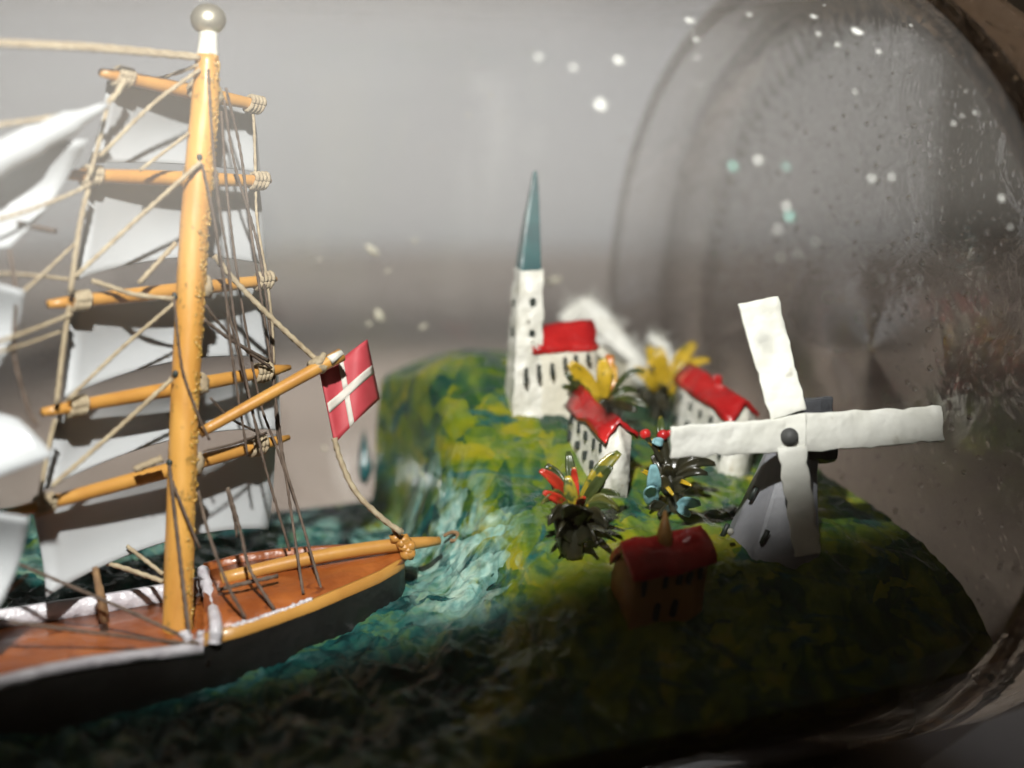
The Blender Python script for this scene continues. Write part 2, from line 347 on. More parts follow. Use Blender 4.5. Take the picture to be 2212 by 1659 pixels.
def spline(C):
    C = np.array(C); n = len(C); dd = ((C[:, None, :2]-C[None, :, :2])**2).sum(-1)
    A = np.zeros((n+3, n+3)); A[:n, :n] = tps(dd)+np.eye(n)*0.02; A[:n, n] = 1; A[:n, n+1:] = C[:, :2]; A[n, :n] = 1; A[n+1:, :n] = C[:, :2].T
    W = np.linalg.solve(A, np.concatenate([C[:, 2], np.zeros(3)]))
    return lambda t, s: tps((t[..., None]-C[:, 0])**2+(s[..., None]-C[:, 1])**2)@W[:n]+W[n]+W[n+1]*t+W[n+2]*s
land_z, sea_z = spline(LAND), spline(SEA)
def H0(t, s):
    t = np.asarray(t, float); s = np.asarray(s, float)
    foot = np.interp(s, [-3.2,-1.5,0,1.5,2.6], [-2.6,-1.1,-.85,-.66,-.36]); wd = np.interp(s, [-3.2,-1.5,0,1.5,2.6], [2.2,1.3,1.0,.70,.45])
    k = np.clip((t-foot)/wd, 0, 1); k = k*k*(3-2*k)
    return np.clip(sea_z(t, s)*(1-k)+land_z(t, s)*k, -3.1, -.05)
def coast(s): return np.interp(s, [-4,-3,-2.2,-1.5,0,1.6,2.6,4], [-2.6,-2.3,-1.5,-.8,-.35,-.5,-.75,-.8])
def G(x, y):
    """point of the ground seen at a pixel"""
    d = ray(x, y); l = 11.5
    while l < 22:
        q = CAM+d*l
        if q.z <= float(H0(q.dot(AX), q.dot(NX))): return q
        l += .02
    return CAM+d*20

def ground_piece(name, t0, t1, nt_, want_land):
    RG = RI-.03; NS, NK = 220, 34
    T = np.linspace(t0, t1, nt_); V = []; land = []; foam = []
    for t in T:
        # contact of the surface with the glass on both sides
        lo, hi = -2.9, 3.3
        for _ in range(20):
            lo = .5*lo-.5*math.sqrt(RG**2-float(H0(t, lo))**2); hi = math.sqrt(RG**2-float(H0(t, hi))**2)
        u = np.linspace(0, 1, NS); ss = lo+(hi-lo)*u; zz = H0(np.full(NS, t), ss)
        prof = []
        for s, z in zip(ss, zz):
            f = max(min((s-lo)/.25, (hi-s)/.25, 1), 0)
            p = Vector((t, s, 0))
            isl = 1/(1+math.exp(-(t-float(coast(s)))/.2))
            amp = .07*(1-.45*isl)
            dz = amp*(noise.noise(p*3.2)+.6*noise.noise(p*7.5+Vector((3,1,7)))+.35*noise.noise(p*16)+.2*noise.noise(p*34)+.22*(.4-abs(noise.noise(Vector((t*6+s*2, s*14-t*4, 3))))))
            if s < -.6:
                vn = noise.voronoi(Vector((t*1.5, s*1.5, 2)))[0]; dz += .16*min((vn[1]-vn[0])*2.2, 1)*min((-.6-s)/.5, 1)*(1-isl)
            prof.append((s, z+dz*f, isl))
        # skirt pressed against the glass
        a_lo = math.atan2(prof[0][1], prof[0][0]); a_hi = math.atan2(prof[-1][1], prof[-1][0])
        a_lo += 2*math.pi if a_lo < 0 else 0; a_hi += 2*math.pi if a_hi < 0 else 0
        def sk(a):
            q = Vector((t*1.1, a*4.0, 0))
            vn = noise.voronoi(q*1.25+Vector((0, 0, 5)))[0]
            g = min(max((vn[1]-vn[0])*2.6, 0), 1)
            return RG-.11*(1-g)-.03*abs(noise.noise(q*3))
        edge_ = 7
        sk_lo = [(math.cos(a)*sk(a), math.sin(a)*sk(a), prof[0][2]) for a in [a_lo+(1.5*math.pi-a_lo)*k/NK for k in range(1, NK)]]
        sk_hi = [(math.cos(a)*sk(a), math.sin(a)*sk(a), prof[-1][2]) for a in [a_hi+(1.5*math.pi-a_hi)*k/NK for k in range(1, NK+1)]]
        ring = sk_lo[::-1]+prof+sk_hi
        for s, z, isl in ring:
            V.append(BT(t, s, z)); land.append(isl)
            c = float(coast(s)); dst = t-c
            fo = math.exp(-((dst+.12)/.5)**2) if dst < 0 else math.exp(-(dst/.38)**2)
            fo *= min(max((s+1.15)/.9, .08), 1)*(1 if s < 1.9 else .45)
            if s > 1.2 and t < -.8: fo = max(fo, .55 if s > 2.3 and t > -2.4 else .25)
            fo *= 1-min(max((z+1.55)/.6, 0), 1)*.85
            foam.append(min(fo*1.15+.05, 1))
    m_ = len(ring); F = []
    for i in range(len(T)-1):
        for k in range(m_):
            a = i*m_+k; b_ = i*m_+(k+1) % m_; F.append((a, b_, b_+m_, a+m_))
    F.append(tuple(range(m_))); F.append(tuple((len(T)-1)*m_+k for k in range(m_))[::-1])
    me = bpy.data.meshes.new(name); me.from_pydata([tuple(v*S) for v in V], [], F); me.update()
    for nm, dat in (('land', land), ('foam', foam)):
        at = me.attributes.new(nm, 'FLOAT', 'POINT'); at.data.foreach_set('value', dat)
    me.polygons.foreach_set('use_smooth', [True]*len(me.polygons))
    bm = bmesh.new(); bm.from_mesh(me); bmesh.ops.recalc_face_normals(bm, faces=bm.faces); bm.to_mesh(me); bm.free()
    o = bpy.data.objects.new(name, me); COL.objects.link(o); me.materials.append(M['ground']); o['kind'] = 'structure'
    return o
ground_piece('sea', -8.0, -.62, 260, False)
ground_piece('hill', -.62, 4.03, 230, True)

# ------------------------------------------------------------------ bottle
bottle = thing('glass_bottle', BT(0, 0, TZ), 'clear glass bottle lying on its side around the ship and the village', 'bottle')
def lathe(profile, n=160, closed=True):
    mb = MB(); vs = []; fs = []
    for i, (t, r) in enumerate(profile):
        for k in range(n):
            a = 2*math.pi*k/n; rr = r
            vs.append(BT(t, rr*math.cos(a), rr*math.sin(a)))
    m_ = len(profile)
    for i in range(m_ if closed else m_-1):
        j = (i+1) % m_
        for k in range(n): fs.append((i*n+k, i*n+(k+1) % n, j*n+(k+1) % n, j*n+k))
    return mb.add(vs, fs)
RO = 4.35
outer = [(3.5,RO),(3.0,RO),(-8.3,RO),(-8.5,RO),(-9.3,RO-.2),(-10.2,3.3),(-11,2.3),(-11.6,1.7),(-12.5,1.45),(-15.5,1.35)]
inner = [(-15.5,1.05),(-12.5,1.15),(-11.6,1.4),(-11,2.0),(-10.2,3.0),(-9.3,RI-.25),(-8.5,RI),(-8.3,RI),(3.0,RI),(3.5,RI)]
lathe(outer+inner, closed=False).build('body', M['glass'], bottle)
# thick base: inner dish and outer heel
bi = [(3.504,RI),(3.52,RI),(3.75,RI-.005),(3.92,RI-.05),(4.04,RI-.15),(4.09,RI-.3),(4.1,RI-.45),(4.1,2.0),(4.08,1.0),(4.07,.02)]
bo = [(4.60,.02),(4.62,1.5),(4.68,2.6),(4.78,3.3),(4.86,3.75),(4.85,4.0),(4.76,4.2),(4.6,RO-.03),(4.4,RO),(3.6,RO),(3.52,RO),(3.504,RO)]
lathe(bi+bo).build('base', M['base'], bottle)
stip = MB(); random.seed(77)
for ring_ in range(26):
    r_ = 1.0+ring_*.112
    for k in range(int(r_*11)):
        if random.random() < .35: continue
        a = 2*math.pi*(k+random.uniform(-.3, .3))/int(r_*11); q = r_+random.uniform(-.03, .03); b_ = random.uniform(.014, .034)
        stip.blob(BT(4.085, q*math.cos(a), q*math.sin(a)), b_, b_, b_, 7, 5, .3, k)
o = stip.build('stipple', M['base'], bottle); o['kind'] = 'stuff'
nub = MB()
for k in range(110):
    a = 2*math.pi*k/110; c = BT(4.85, 3.86*math.cos(a), 3.86*math.sin(a))
    u = NX*math.cos(a)+ZZ*math.sin(a)
    nub.tube([c-u*.12, c+AX*.02, c+u*.12], [.02, .04, .02], 6)
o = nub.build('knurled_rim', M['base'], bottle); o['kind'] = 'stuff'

# ------------------------------------------------------------------ ship
def dship(x_px, off=0):
    """depth of the ship's middle plane at a picture column"""
    k = (x_px-CX)/FPX
    return (14.3+4.77*.525)/(1-k*.525)+off
ship = thing('sailing_ship', G(400, 1440), 'wooden model sailing ship with yellow mast, white sails and red flag', 'ship')
def SP(x, y, off=0): return P(x, y, dship(x, off))

# hull: stations in picture columns (x, near rail y, far rail y, half beam)
ST = [(-260,1530,1350,.80),(-120,1500,1333,.80),(0,1467,1318,.80),(100,1442,1303,.79),(200,1424,1289,.77),(300,1411,1272,.75),(400,1400,1254,.72),(440,1397,1246,.71)]
PO = [(440,1372,1226,.71),(520,1352,1206,.68),(600,1325,1195,.62),(680,1296,1189,.54),(760,1262,1185,.42),(820,1236,1183,.30),(858,1214,1184,.18),(874,1204,1190,.06)]
def near(x, y, hb): return P(x, y, dship(x, -hb))
def far(x, y, hb): return P(x, y, dship(x, hb))
hull = None
def station_strip(fn, sts, nv):
    vs = []; fs = []
    for st in sts: vs += fn(st)
    for i in range(len(sts)-1):
        for k in range(nv-1): fs.append((i*nv+k, (i+1)*nv+k, (i+1)*nv+k+1, i*nv+k+1))
    return vs, fs
allst = [(x, y, f, h) for x, y, f, h in ST[:-1]]+[(x, y+24, f+20, h) for x, y, f, h in PO]
def hsec(st):
    x, yn, yf, hb = st
    a = near(x, yn, hb); b_ = far(x, yf, hb); z = -2.95; mid = (a+b_)/2
    return [a, a.lerp(Vector((a.x, a.y, z)), .5)+(mid-a)*.02, Vector((a.x, a.y, z))+(mid-a)*.25*Vector((1,1,0)).length*0.7,
            Vector((b_.x, b_.y, z))+(mid-b_)*.25, b_.lerp(Vector((b_.x, b_.y, z)), .5), b_]
vs, fs = station_strip(hsec, allst, 6)
mb = MB().add(vs, fs); mb.f.append(tuple(range(6))); mb.f.append(tuple((len(allst)-1)*6+k for k in range(6)))
hull = mb.build('hull', M['hull'], ship)
# main deck
def dsec(st):
    x, yn, yf, hb = st
    a = near(x, yn, hb); b_ = far(x, yf, hb); dz = Vector((0, 0, -.20)); c = (a+b_)/2
    return [a+dz+(c-a)*.04, a.lerp(b_, .3)+dz+Vector((0,0,.03)), a.lerp(b_, .7)+dz+Vector((0,0,.03)), b_+dz+(c-b_)*.04]
vs, fs = station_strip(dsec, ST, 4); MB().add(vs, fs).build('main_deck', M['deck'], ship, solid=.06)
# bulwarks of the main deck (white)
def bul(sts, side, hgt, th, name, mat, lift=.012, parent=ship):
    def sec(st):
        x, yn, yf, hb = st
        a = near(x, yn, hb); b_ = far(x, yf, hb); inn = (b_-a).normalized()
        p, q = (a, inn) if side < 0 else (b_, -inn)
        u = Vector((0, 0, 1)); o_ = -q*.012
        return [p+o_+u*lift, p+q*th+u*lift, p+q*th-u*hgt, p+o_-u*hgt, p+o_+u*lift]
    vs, fs = station_strip(sec, sts, 5)
    n5 = len(sts); mb = MB().add(vs, fs); mb.f.append((0,1,2,3)); mb.f.append(tuple((n5-1)*5+k for k in range(4)))
    return mb.build(name, mat, parent)
bul(ST, -1, .09, .07, 'bulwark', M['railwhite']); bul(ST, 1, .24, .06, 'bulwark', M['railwhite'])
# poop deck, yellow sheer strake and stern
def psec(st):
    x, yn, yf, hb = st
    a = near(x, yn, hb); b_ = far(x, yf, hb); dz = Vector((0, 0, -.05)); c = (a+b_)/2
    return [a+dz+(c-a)*.03, a.lerp(b_, .3)+dz+Vector((0,0,.05)), a.lerp(b_, .7)+dz+Vector((0,0,.05)), b_+dz+(c-b_)*.03]
vs, fs = station_strip(psec, PO, 4); MB().add(vs, fs).build('poop_deck', M['deck'], ship, solid=.05)
bul(PO, -1, .21, .05, 'sheer_strake', M['yellow'], lift=.0); bul(PO, 1, .18, .05, 'far_rail', M['deck'], lift=.05)
# chipped white line on the near edge of the poop
mb = MB(); random.seed(4)
for i in range(46):
    x = 505+i*3.6+random.uniform(-2, 2); y = np.interp(x, [s[0] for s in PO], [s[1] for s in PO])
    hb = np.interp(x, [s[0] for s in PO], [s[3] for s in PO])
    mb.blob(near(x, y-2+random.uniform(-3, 3), hb-.03), .02+random.random()*.02, .02, .015+random.random()*.015, 6, 4, .5, i)
o = mb.build('paint_chips', M['railwhite'], hull); o['kind'] = 'stuff'
# white break of the poop
pts = [near(462, 1392, .71), near(466, 1350, .66), P(458, 1310, dship(458, -.1)), P(446, 1262, dship(446, .3)), P(438, 1232, dship(438, .62))]
mb = MB(); mb.tube(smooth_path(pts, 8), [.065+.02*noise.noise(Vector((i*.7, 0, 0))) for i in range(33)], 8); mb.build('poop_break', M['railwhite'], ship)
a, b_, c, d = near(440,1397,.70), far(440,1246,.70), far(440,1226,.70), near(440,1372,.70)
MB().quad_prism([a-ZZ*.2, b_-ZZ*.2, c, d], AX*.05).build('poop_bulkhead', M['deck'], ship)
# wash of white paint at the foot of the mast and a pin rail post
mb = MB()
for i in range(26):
    x = random.uniform(395, 470); y = random.uniform(1368, 1402)
    mb.blob(near(x, y, .62), .03+random.random()*.04, .03, .02+random.random()*.02, 6, 4, .6, i)
o = mb.build('white_paint_dabs', M['railwhite'], hull); o['kind'] = 'stuff'
MB().tube([SP(226, 1345, .1), SP(215, 1280, .1), SP(205, 1225, .1)], [.05, .04, .03]).build('pin_post', M['ropebrown'], ship)

# masts
DM = dship(385)
def MP(x, y, off=0): return P(x, y, DM+off)
mast_c = [(383,1385,33),(386,1250,32),(392,1050,31),(398,900,31),(405,750,31),(413,600,31),(421,470,31),(433,330,31),(443,220,30),(448,120,25)]
pts = smooth_path([MP(x, y) for x, y, w_ in mast_c], 8)
rw = np.interp(np.linspace(0, 9, len(pts)), range(10), [w_/FPX*DM for *_, w_ in mast_c])
mb = MB(); mb.tube(pts, [r*(1+.03*noise.noise(Vector((i*.35, 0, 3)))) for i, r in enumerate(rw)], 20)
mast = mb.build('mast', M['mastwood'], ship)
MB().tube(smooth_path([MP(448,122), MP(449,100), MP(450,72), MP(451,58)], 4), [.112,.112,.105,.10,.10,.098,.096,.095,.095,.095,.095,.095,.095], 16).build('mast_tip', M['white'], mast)
MB().blob(MP(450, 42), .175, .175, .155, 24, 14).build('pin_head', M['metal'], mast)
# putty runs on the mast's lee side
mb = MB(); random.seed(9)
for i in range(900):
    k = random.random(); q = pts[int(k*(len(pts)-2))]; r = rw[int(k*(len(pts)-2))]
    a = random.uniform(-.9, .15)
    mb.blob(q+Vector((math.cos(a), math.sin(a), 0))*r*.97+Vector((0, 0, random.uniform(-.1, .1))), .005+random.random()**3*.022, .009, .006+random.random()**2*.03, 6, 4, .8, i)
o = mb.build('glue_runs', M['glue'], mast); o['kind'] = 'stuff'
for x, y in [(431,341),(379,808),(366,1000),(377,640)]:
    MB().blob(MP(x, y, -.13), .032, .02, .04, 10, 6).build('drilled_hole', M['ink'], mast)

# yards (x, y, depth offset)
YD = [((203,146,-.75),(562,221,.75)),((120,370,-.85),(577,385,.8)),((88,655,-.9),(590,600,.85)),((75,892,-.95),(620,793,.9)),((-8,1118,-1.05),(618,946,.95))]
yards = []
for i, (l, r) in enumerate(YD):
    a, b_ = P(l[0], l[1], DM+l[2]), P(r[0], r[1], DM+r[2]); push = FW*.24
    mid = (a+b_)/2+push; a += push*.9; b_ += push*.9
    # keep the seen ends where they are
    pts_ = [a.lerp(b_, k/16)+push*.12*math.sin(math.pi*k/16) for k in range(17)]
    rr = [(.042+.035*math.sin(math.pi*min(max((k+1.5)/19, 0), 1))) for k in range(17)]; rr[0] *= .75; rr[-1] *= .55
    y_ = MB().tube(pts_, rr, 12).build('yard', M['yellow'], ship); yards.append((y_, pts_))
    for q in (2, 15 if i < 3 else 14):
        mb = MB(); c = pts_[q]; tdir = (pts_[q]-pts_[q-1]).normalized()
        for k in range(4):
            cc = c+tdir*(k-1.5)*.045; u = tdir.cross(ZZ).normalized(); v = u.cross(tdir)
            ringp = [cc+(u*math.cos(j*math.pi/6)+v*math.sin(j*math.pi/6))*(rr[q]+.022)+tdir*.02*math.sin(j*.5) for j in range(13)]
            mb.tube(ringp, .026, 6)
        mb.blob(c-ZZ*.05, .05, .05, .06, 8, 6, .4, q).build('lashing', M['rope'], y_)
    # slings where the yard meets the mast
    mb = MB(); q = 9 if i < 4 else 8
    for dx in (-22, 26):
        xx = np.interp((l[1]+r[1])/2, [45,1385], [448,383])+dx; yy = np.interp(xx, [l[0], r[0]], [l[1], r[1]])
        mb.blob(P(xx, yy+4, DM+.1), .075, .08, .11, 9, 7, .5, i+dx)
    mb.build('sling', M['rope'], y_)

# sails of this mast
def sail(tl, tr, br, bl, sag, belly, name='sail', dep=None, nu=18, nv=14, side_in=0, parent=ship):
    pt = [P(x, y, DM+d_+.22) for x, y, d_ in (tl, tr, br, bl)]
    def fn(u, v):
        top = pt[0].lerp(pt[1], u); bot = pt[3].lerp(pt[2], u)+ZZ*(sag*math.sin(math.pi*min(max(u, 0), 1))**.8)
        p = top.lerp(bot, v)
        p += FW*(belly*math.sin(math.pi*v*.85)*math.sin(math.pi*(.12+.76*u)))
        p += FW*.02*noise.noise(Vector((u*3, v*3, tl[0]*.1)))
        return p
    return MB().grid(fn, nu, nv).build(name, M['sail'], parent, solid=.018)
sail((232,175,-.5),(545,225,.95),(560,372,1.05),(188,352,-.55), .06, .30)
sail((188,374,-.55),(556,378,1.0),(572,572,1.05),(158,606,-.6), .16, .34)
sail((150,646,-.6),(566,600,1.05),(592,776,1.1),(132,862,-.62), .18, .36)
sail((124,872,-.6),(598,788,1.1),(602,930,1.15),(84,1066,-.70), .20, .36)
sail((66,1086,-.6),(596,938,1.15),(578,1146,1.2),(96,1292,-.6), .20, .30)
# sails of the next mast towards the bow, seen in part at the edge
def sheet(c, belly, name='sail'):
    pt = [P(*q) for q in c]
    def fn(u, v):
        p = pt[0].lerp(pt[1], u).lerp(pt[3].lerp(pt[2], u), v)
        return p+FW*belly*math.sin(math.pi*v)*math.sin(math.pi*(.2+.6*u))
    return MB().grid(fn, 12, 12).build(name, M['sail'], ship, solid=.018)
mb = MB(); mb.tube(smooth_path([P(-60,372,13.6), P(0,340,13.7), P(110,285,13.9), P(232,226,14.2)], 6), [.17]*6+[.15]*5+[.12]*4+[.08,.06,.05,.03], 14); mb.build('furled_sail', M['sail'], ship)
sheet([(-200,330,13.6),(190,300,14.1),(20,535,13.9),(-160,540,13.5)], .35)
sheet([(-200,560,13.6),(52,628,13.8),(-10,800,13.7),(-180,850,13.5)], .30)
# one sheet is turned so that it throws the flash back
pg = P(30, 985, 13.6); hv = ((KEY-pg).normalized()+(CAM-pg).normalized()).normalized()
def on_plane(x, y): d_ = ray(x, y); return CAM+d_*((pg-CAM).dot(hv)/d_.dot(hv))
gq = [on_plane(-150, 850), on_plane(40, 905), on_plane(118, 985), on_plane(-150, 1085)]
M['sailgloss'] = paint('sail_gloss', (.55,.56,.57), (.45,.46,.47), .22, 200, .05, 500, 1)
MB().grid(lambda u, v: gq[0].lerp(gq[1], u).lerp(gq[3].lerp(gq[2], u), v)+hv*.03*math.sin(v*3.1), 10, 10).build('sail', M['sailgloss'], ship, solid=.018)
sheet([(-200,1080,13.4),(62,1118,13.6),(-2,1312,13.7),(-180,1330,13.4)], .25)

# rigging
def rope(pts, r=.024, mat='rope', name='rope', tw=True, sagk=0, parent=ship):
    q = [P(x, y, DM+o_) for x, y, o_ in pts]
    if len(q) == 2 and sagk: q = [q[0], (q[0]+q[1])/2-ZZ*sagk, q[1]]
    L = sum((q[i+1]-q[i]).length for i in range(len(q)-1))
    k = max(4, int(L/.045/(len(q)-1))) if tw else 8
    r *= .72
    return MB().tube(smooth_path(q, k), r, 8 if tw else 6, 30 if tw else 0, .22 if tw else 0).build(name, M[mat], parent)
TAN = [
 ([(-60,88,-2.0),(0,95,-1.6),(200,106,-.9),(432,126,-.1)], .036), ([(-60,86,-1.8),(0,90,-1.5),(200,98,-.8),(432,120,-.05)], .03),
 ([(432,150,-.15),(330,225,-.35),(215,338,-.6)], .028), ([(408,288,-.12),(302,368,-.35)], .024), ([(434,350,-.2),(300,470,-.4),(162,598,-.7)], .030),
 ([(380,525,-.1),(300,612,-.3)], .034), ([(430,140,-.1),(360,165,.1),(330,170,.2)], .026),
 ([(270,172,-.5),(250,205,-.55),(232,222,-.6)], .04), ([(232,226,-.6),(120,252,-1.1),(-40,275,-1.7)], .030),
 ([(234,222,-.6),(214,305,-.62),(194,380,-.65)], .03), ([(194,392,-.62),(172,490,-.66),(152,632,-.72)], .036),
 ([(150,660,-.7),(138,740,-.72),(122,872,-.78)], .034), ([(120,905,-.76),(106,960,-.78),(84,1090,-.85)], .032),
 ([(194,398,-.64),(150,420,-.8),(60,455,-1.2),(-40,485,-1.6)], .026), ([(375,646,-.15),(290,636,-.3),(240,620,-.4),(198,606,-.5)], .034),
 ([(155,604,-.6),(60,594,-1.0),(-40,590,-1.5)], .024), ([(376,655,-.15),(260,755,-.4),(148,862,-.7)], .026),
 ([(372,818,-.18),(250,930,-.4),(112,1050,-.8)], .032), ([(156,678,-.7),(60,716,-1.1),(-40,752,-1.6)], .026),
 ([(132,716,-.7),(60,742,-1.1),(-20,765,-1.5)], .02), ([(160,528,-.5),(90,595,-.9),(36,642,-1.1)], .024),
 ([(540,212,.85),(548,260,.88),(552,375,.9)], .022), ([(552,398,.9),(556,480,.92),(576,596,.95)], .020), ([(578,612,.95),(588,700,.98),(592,785,1.0)], .020),
 ([(462,552,.2),(520,620,.35),(600,700,.55),(690,783,.75)], .040),
 ([(722,946,.85),(736,995,.85),(768,1062,.85),(820,1115,.88),(868,1152,.9)], .042),
 ([(190,1205,.2),(270,1228,.2),(352,1256,.1)], .036), ([(275,1180,.3),(352,1240,.1)], .03),
 ([(350,990,-.1),(290,1015,-.2)], .05),
]
for p_, r_ in TAN: rope(p_, r_)
DK = [([(488,190,.15),(520,330,.5),(545,520,.7),(576,720,.9),(615,1010,.95),(655,1283,.2)], .02),
 ([(484,215,.12),(508,360,.4),(560,545,.8),(590,780,1.0),(602,950,1.0),(650,1120,.7),(696,1280,.35)], .02),
 ([(478,240,.1),(492,430,.3),(520,640,.5),(560,860,.8),(598,968,.9),(640,1092,1.0),(668,1180,1.05)], .018),
 ([(450,150,-.14),(456,260,-.17),(470,420,-.16),(492,560,.1),(508,700,.2),(548,900,.4),(575,1015,.5),(626,1190,.7)], .020),
 ([(462,480,.05),(475,560,.1),(500,700,.3),(540,870,.5),(560,940,.6)], .018),
 ([(437,355,-.2),(462,470,-.1),(486,620,.1),(500,760,.2),(535,985,.4)], .018),
 ([(444,660,-.1),(475,700,.1),(530,755,.5),(586,795,.8)], .022), ([(440,690,0),(500,735,.3),(580,780,.8)], .026),
 ([(440,975,-.1),(500,960,.3),(575,935,.8)], .018), ([(455,860,0),(500,905,.3),(560,935,.7)], .018),
 ([(376,645,-.2),(388,760,-.2),(400,820,-.18),(430,900,-.1),(452,950,0)], .018),
 ([(366,1005,-.2),(380,1130,-.25),(398,1280,-.4),(412,1395,-.6)], .026), ([(372,1040,-.2),(400,1110,-.2),(432,1185,-.1)], .020),
 ([(428,1060,-.1),(450,1150,-.2),(490,1260,-.3),(530,1335,-.3)], .024), ([(492,1052,.1),(520,1150,.1),(540,1230,.05),(593,1318,-.1)], .024),
 ([(490,1055,.1),(506,1120,.15),(512,1160,.2)], .02),
 ([(32,1215,-.6),(150,1265,-.5),(300,1330,-.5),(430,1392,-.6)], .024), ([(-40,1335,-.9),(150,1360,-.8),(300,1378,-.7),(420,1392,-.6)], .024),
 ([(470,1275,.1),(520,1262,.1),(600,1244,.3)], .03),
 ([(120,500,-.7),(80,492,-.9),(40,482,-1.1)], .036), ([(20,540,-1.2),(35,640,-1.2),(30,760,-1.2),(60,880,-1.2),(80,920,-1.2)], .026)]
for p_, r_ in DK: rope(p_, r_, 'ropedark')
for p_, r_ in [([(60,1240,-.8),(0,1290,-1.0),(-40,1320,-1.1)], .02), ([(175,1205,.4),(215,1260,.3),(232,1330,.2)], .03), ([(205,1180,.4),(212,1240,.35),(220,1300,.3)], .03)]: rope(p_, r_, 'ropebrown')

# gaff, flag, boom
g0, g1 = P(432, 935, DM+.1), P(738, 766, DM+.75)
gaff = MB().tube([g0.lerp(g1, k/12) for k in range(13)], [.052+.02*k/12 for k in range(13)], 12).build('gaff', M['yellow'], ship)
mb = MB(); mb.blob(P(690, 788, DM+.68), .12, .10, .09, 12, 8, .3, 2); mb.tube([P(676,792,DM+.62), P(692,782,DM+.6), P(700,765,DM+.66)], .035, 8); mb.build('lashing', M['rope'], gaff)
MB().tube([P(712,778,DM+.62), P(738,762,DM+.7)], [.05,.035], 8).build('paint_tip', M['white'], gaff)
FT = DM+.88
fq = [P(692,808,FT), P(794,734,FT+.35), P(817,862,FT+.35), P(722,958,FT)]
def flag_fn(u, v, off=0.0):
    p = fq[0].lerp(fq[1], u).lerp(fq[3].lerp(fq[2], u), v)
    k = fq[3].lerp(fq[2], u)
    return p+FW*(.09*math.sin(u*5.5+v*1.8)*(.25+u)+off)-Vector((0, 0, 1))*0
flag = MB().grid(flag_fn, 14, 14).build('flag', M['flagred'], ship, solid=.02)
def band(u0, u1, v0, v1): return lambda u, v: flag_fn(u0+(u1-u0)*u, v0+(v1-v0)*v, -.022)
mb = MB().grid(band(.36,.47,0,.43), 3, 6).grid(band(.36,.47,.57,1), 3, 6).grid(band(.02,1,.43,.57), 14, 3); mb.build('cross', M['flagwhite'], flag, solid=.006)
b0, b1 = P(478, 1252, dship(478, .25)), P(950, 1168, dship(950, -.05))
boom = MB().tube([b0.lerp(b1, k/14)+ZZ*.06*math.sin(math.pi*k/14) for k in range(15)], [.075]*12+[.07,.06,.045], 12).build('boom', M['yellow'], ship)
mb = MB(); random.seed(2)
for i in range(9): mb.blob(P(866+random.uniform(-14, 22), 1180+random.uniform(-20, 18), dship(870)-.1), .07, .06, .055, 8, 6, .5, i)
mb.build('knot', M['yellow'], boom)
mb = MB()
for i in range(4): mb.blob(P(862+random.uniform(-8, 10), 1152+random.uniform(-8, 8), dship(870)-.05), .05, .05, .04, 8, 6, .5, i)
mb.build('knot_end', M['rope'], boom)

# ------------------------------------------------------------------ buildings
def perp(a, b):
    d = (b-a); d.z = 0; n_ = Vector((-d.y, d.x, 0)).normalized()
    return n_ if n_.dot(FW) > 0 or (abs(n_.dot(FW)) < .45 and n_.x > 0) else -n_
RW = random.Random(8)
def dab(c, du, dv, nrm, w_, h_, thick):
    a = RW.uniform(-.12, .12); du, dv = du*math.cos(a)+dv*math.sin(a), dv*math.cos(a)-du*math.sin(a)
    pr = []
    for j in range(10):
        b_ = 2*math.pi*j/10; k = RW.uniform(.8, 1.15)
        pr.append(c+du*w_*1.15*k*math.copysign(abs(math.cos(b_))**.6, math.cos(b_))+dv*h_*k*math.copysign(abs(math.sin(b_))**.6, math.sin(b_))-nrm*.03)
    return MB().add(pr+[v+nrm*thick for v in pr], [tuple(range(10))]+[(j, (j+1) % 10, 10+(j+1) % 10, 10+j) for j in range(10)]+[tuple(range(10, 20))])
def wquad(c, du, dv, nrm, w_, h_): return [c-du*w_-dv*h_-nrm*.01, c+du*w_-dv*h_-nrm*.01, c+du*w_+dv*h_-nrm*.01, c-du*w_+dv*h_-nrm*.01]
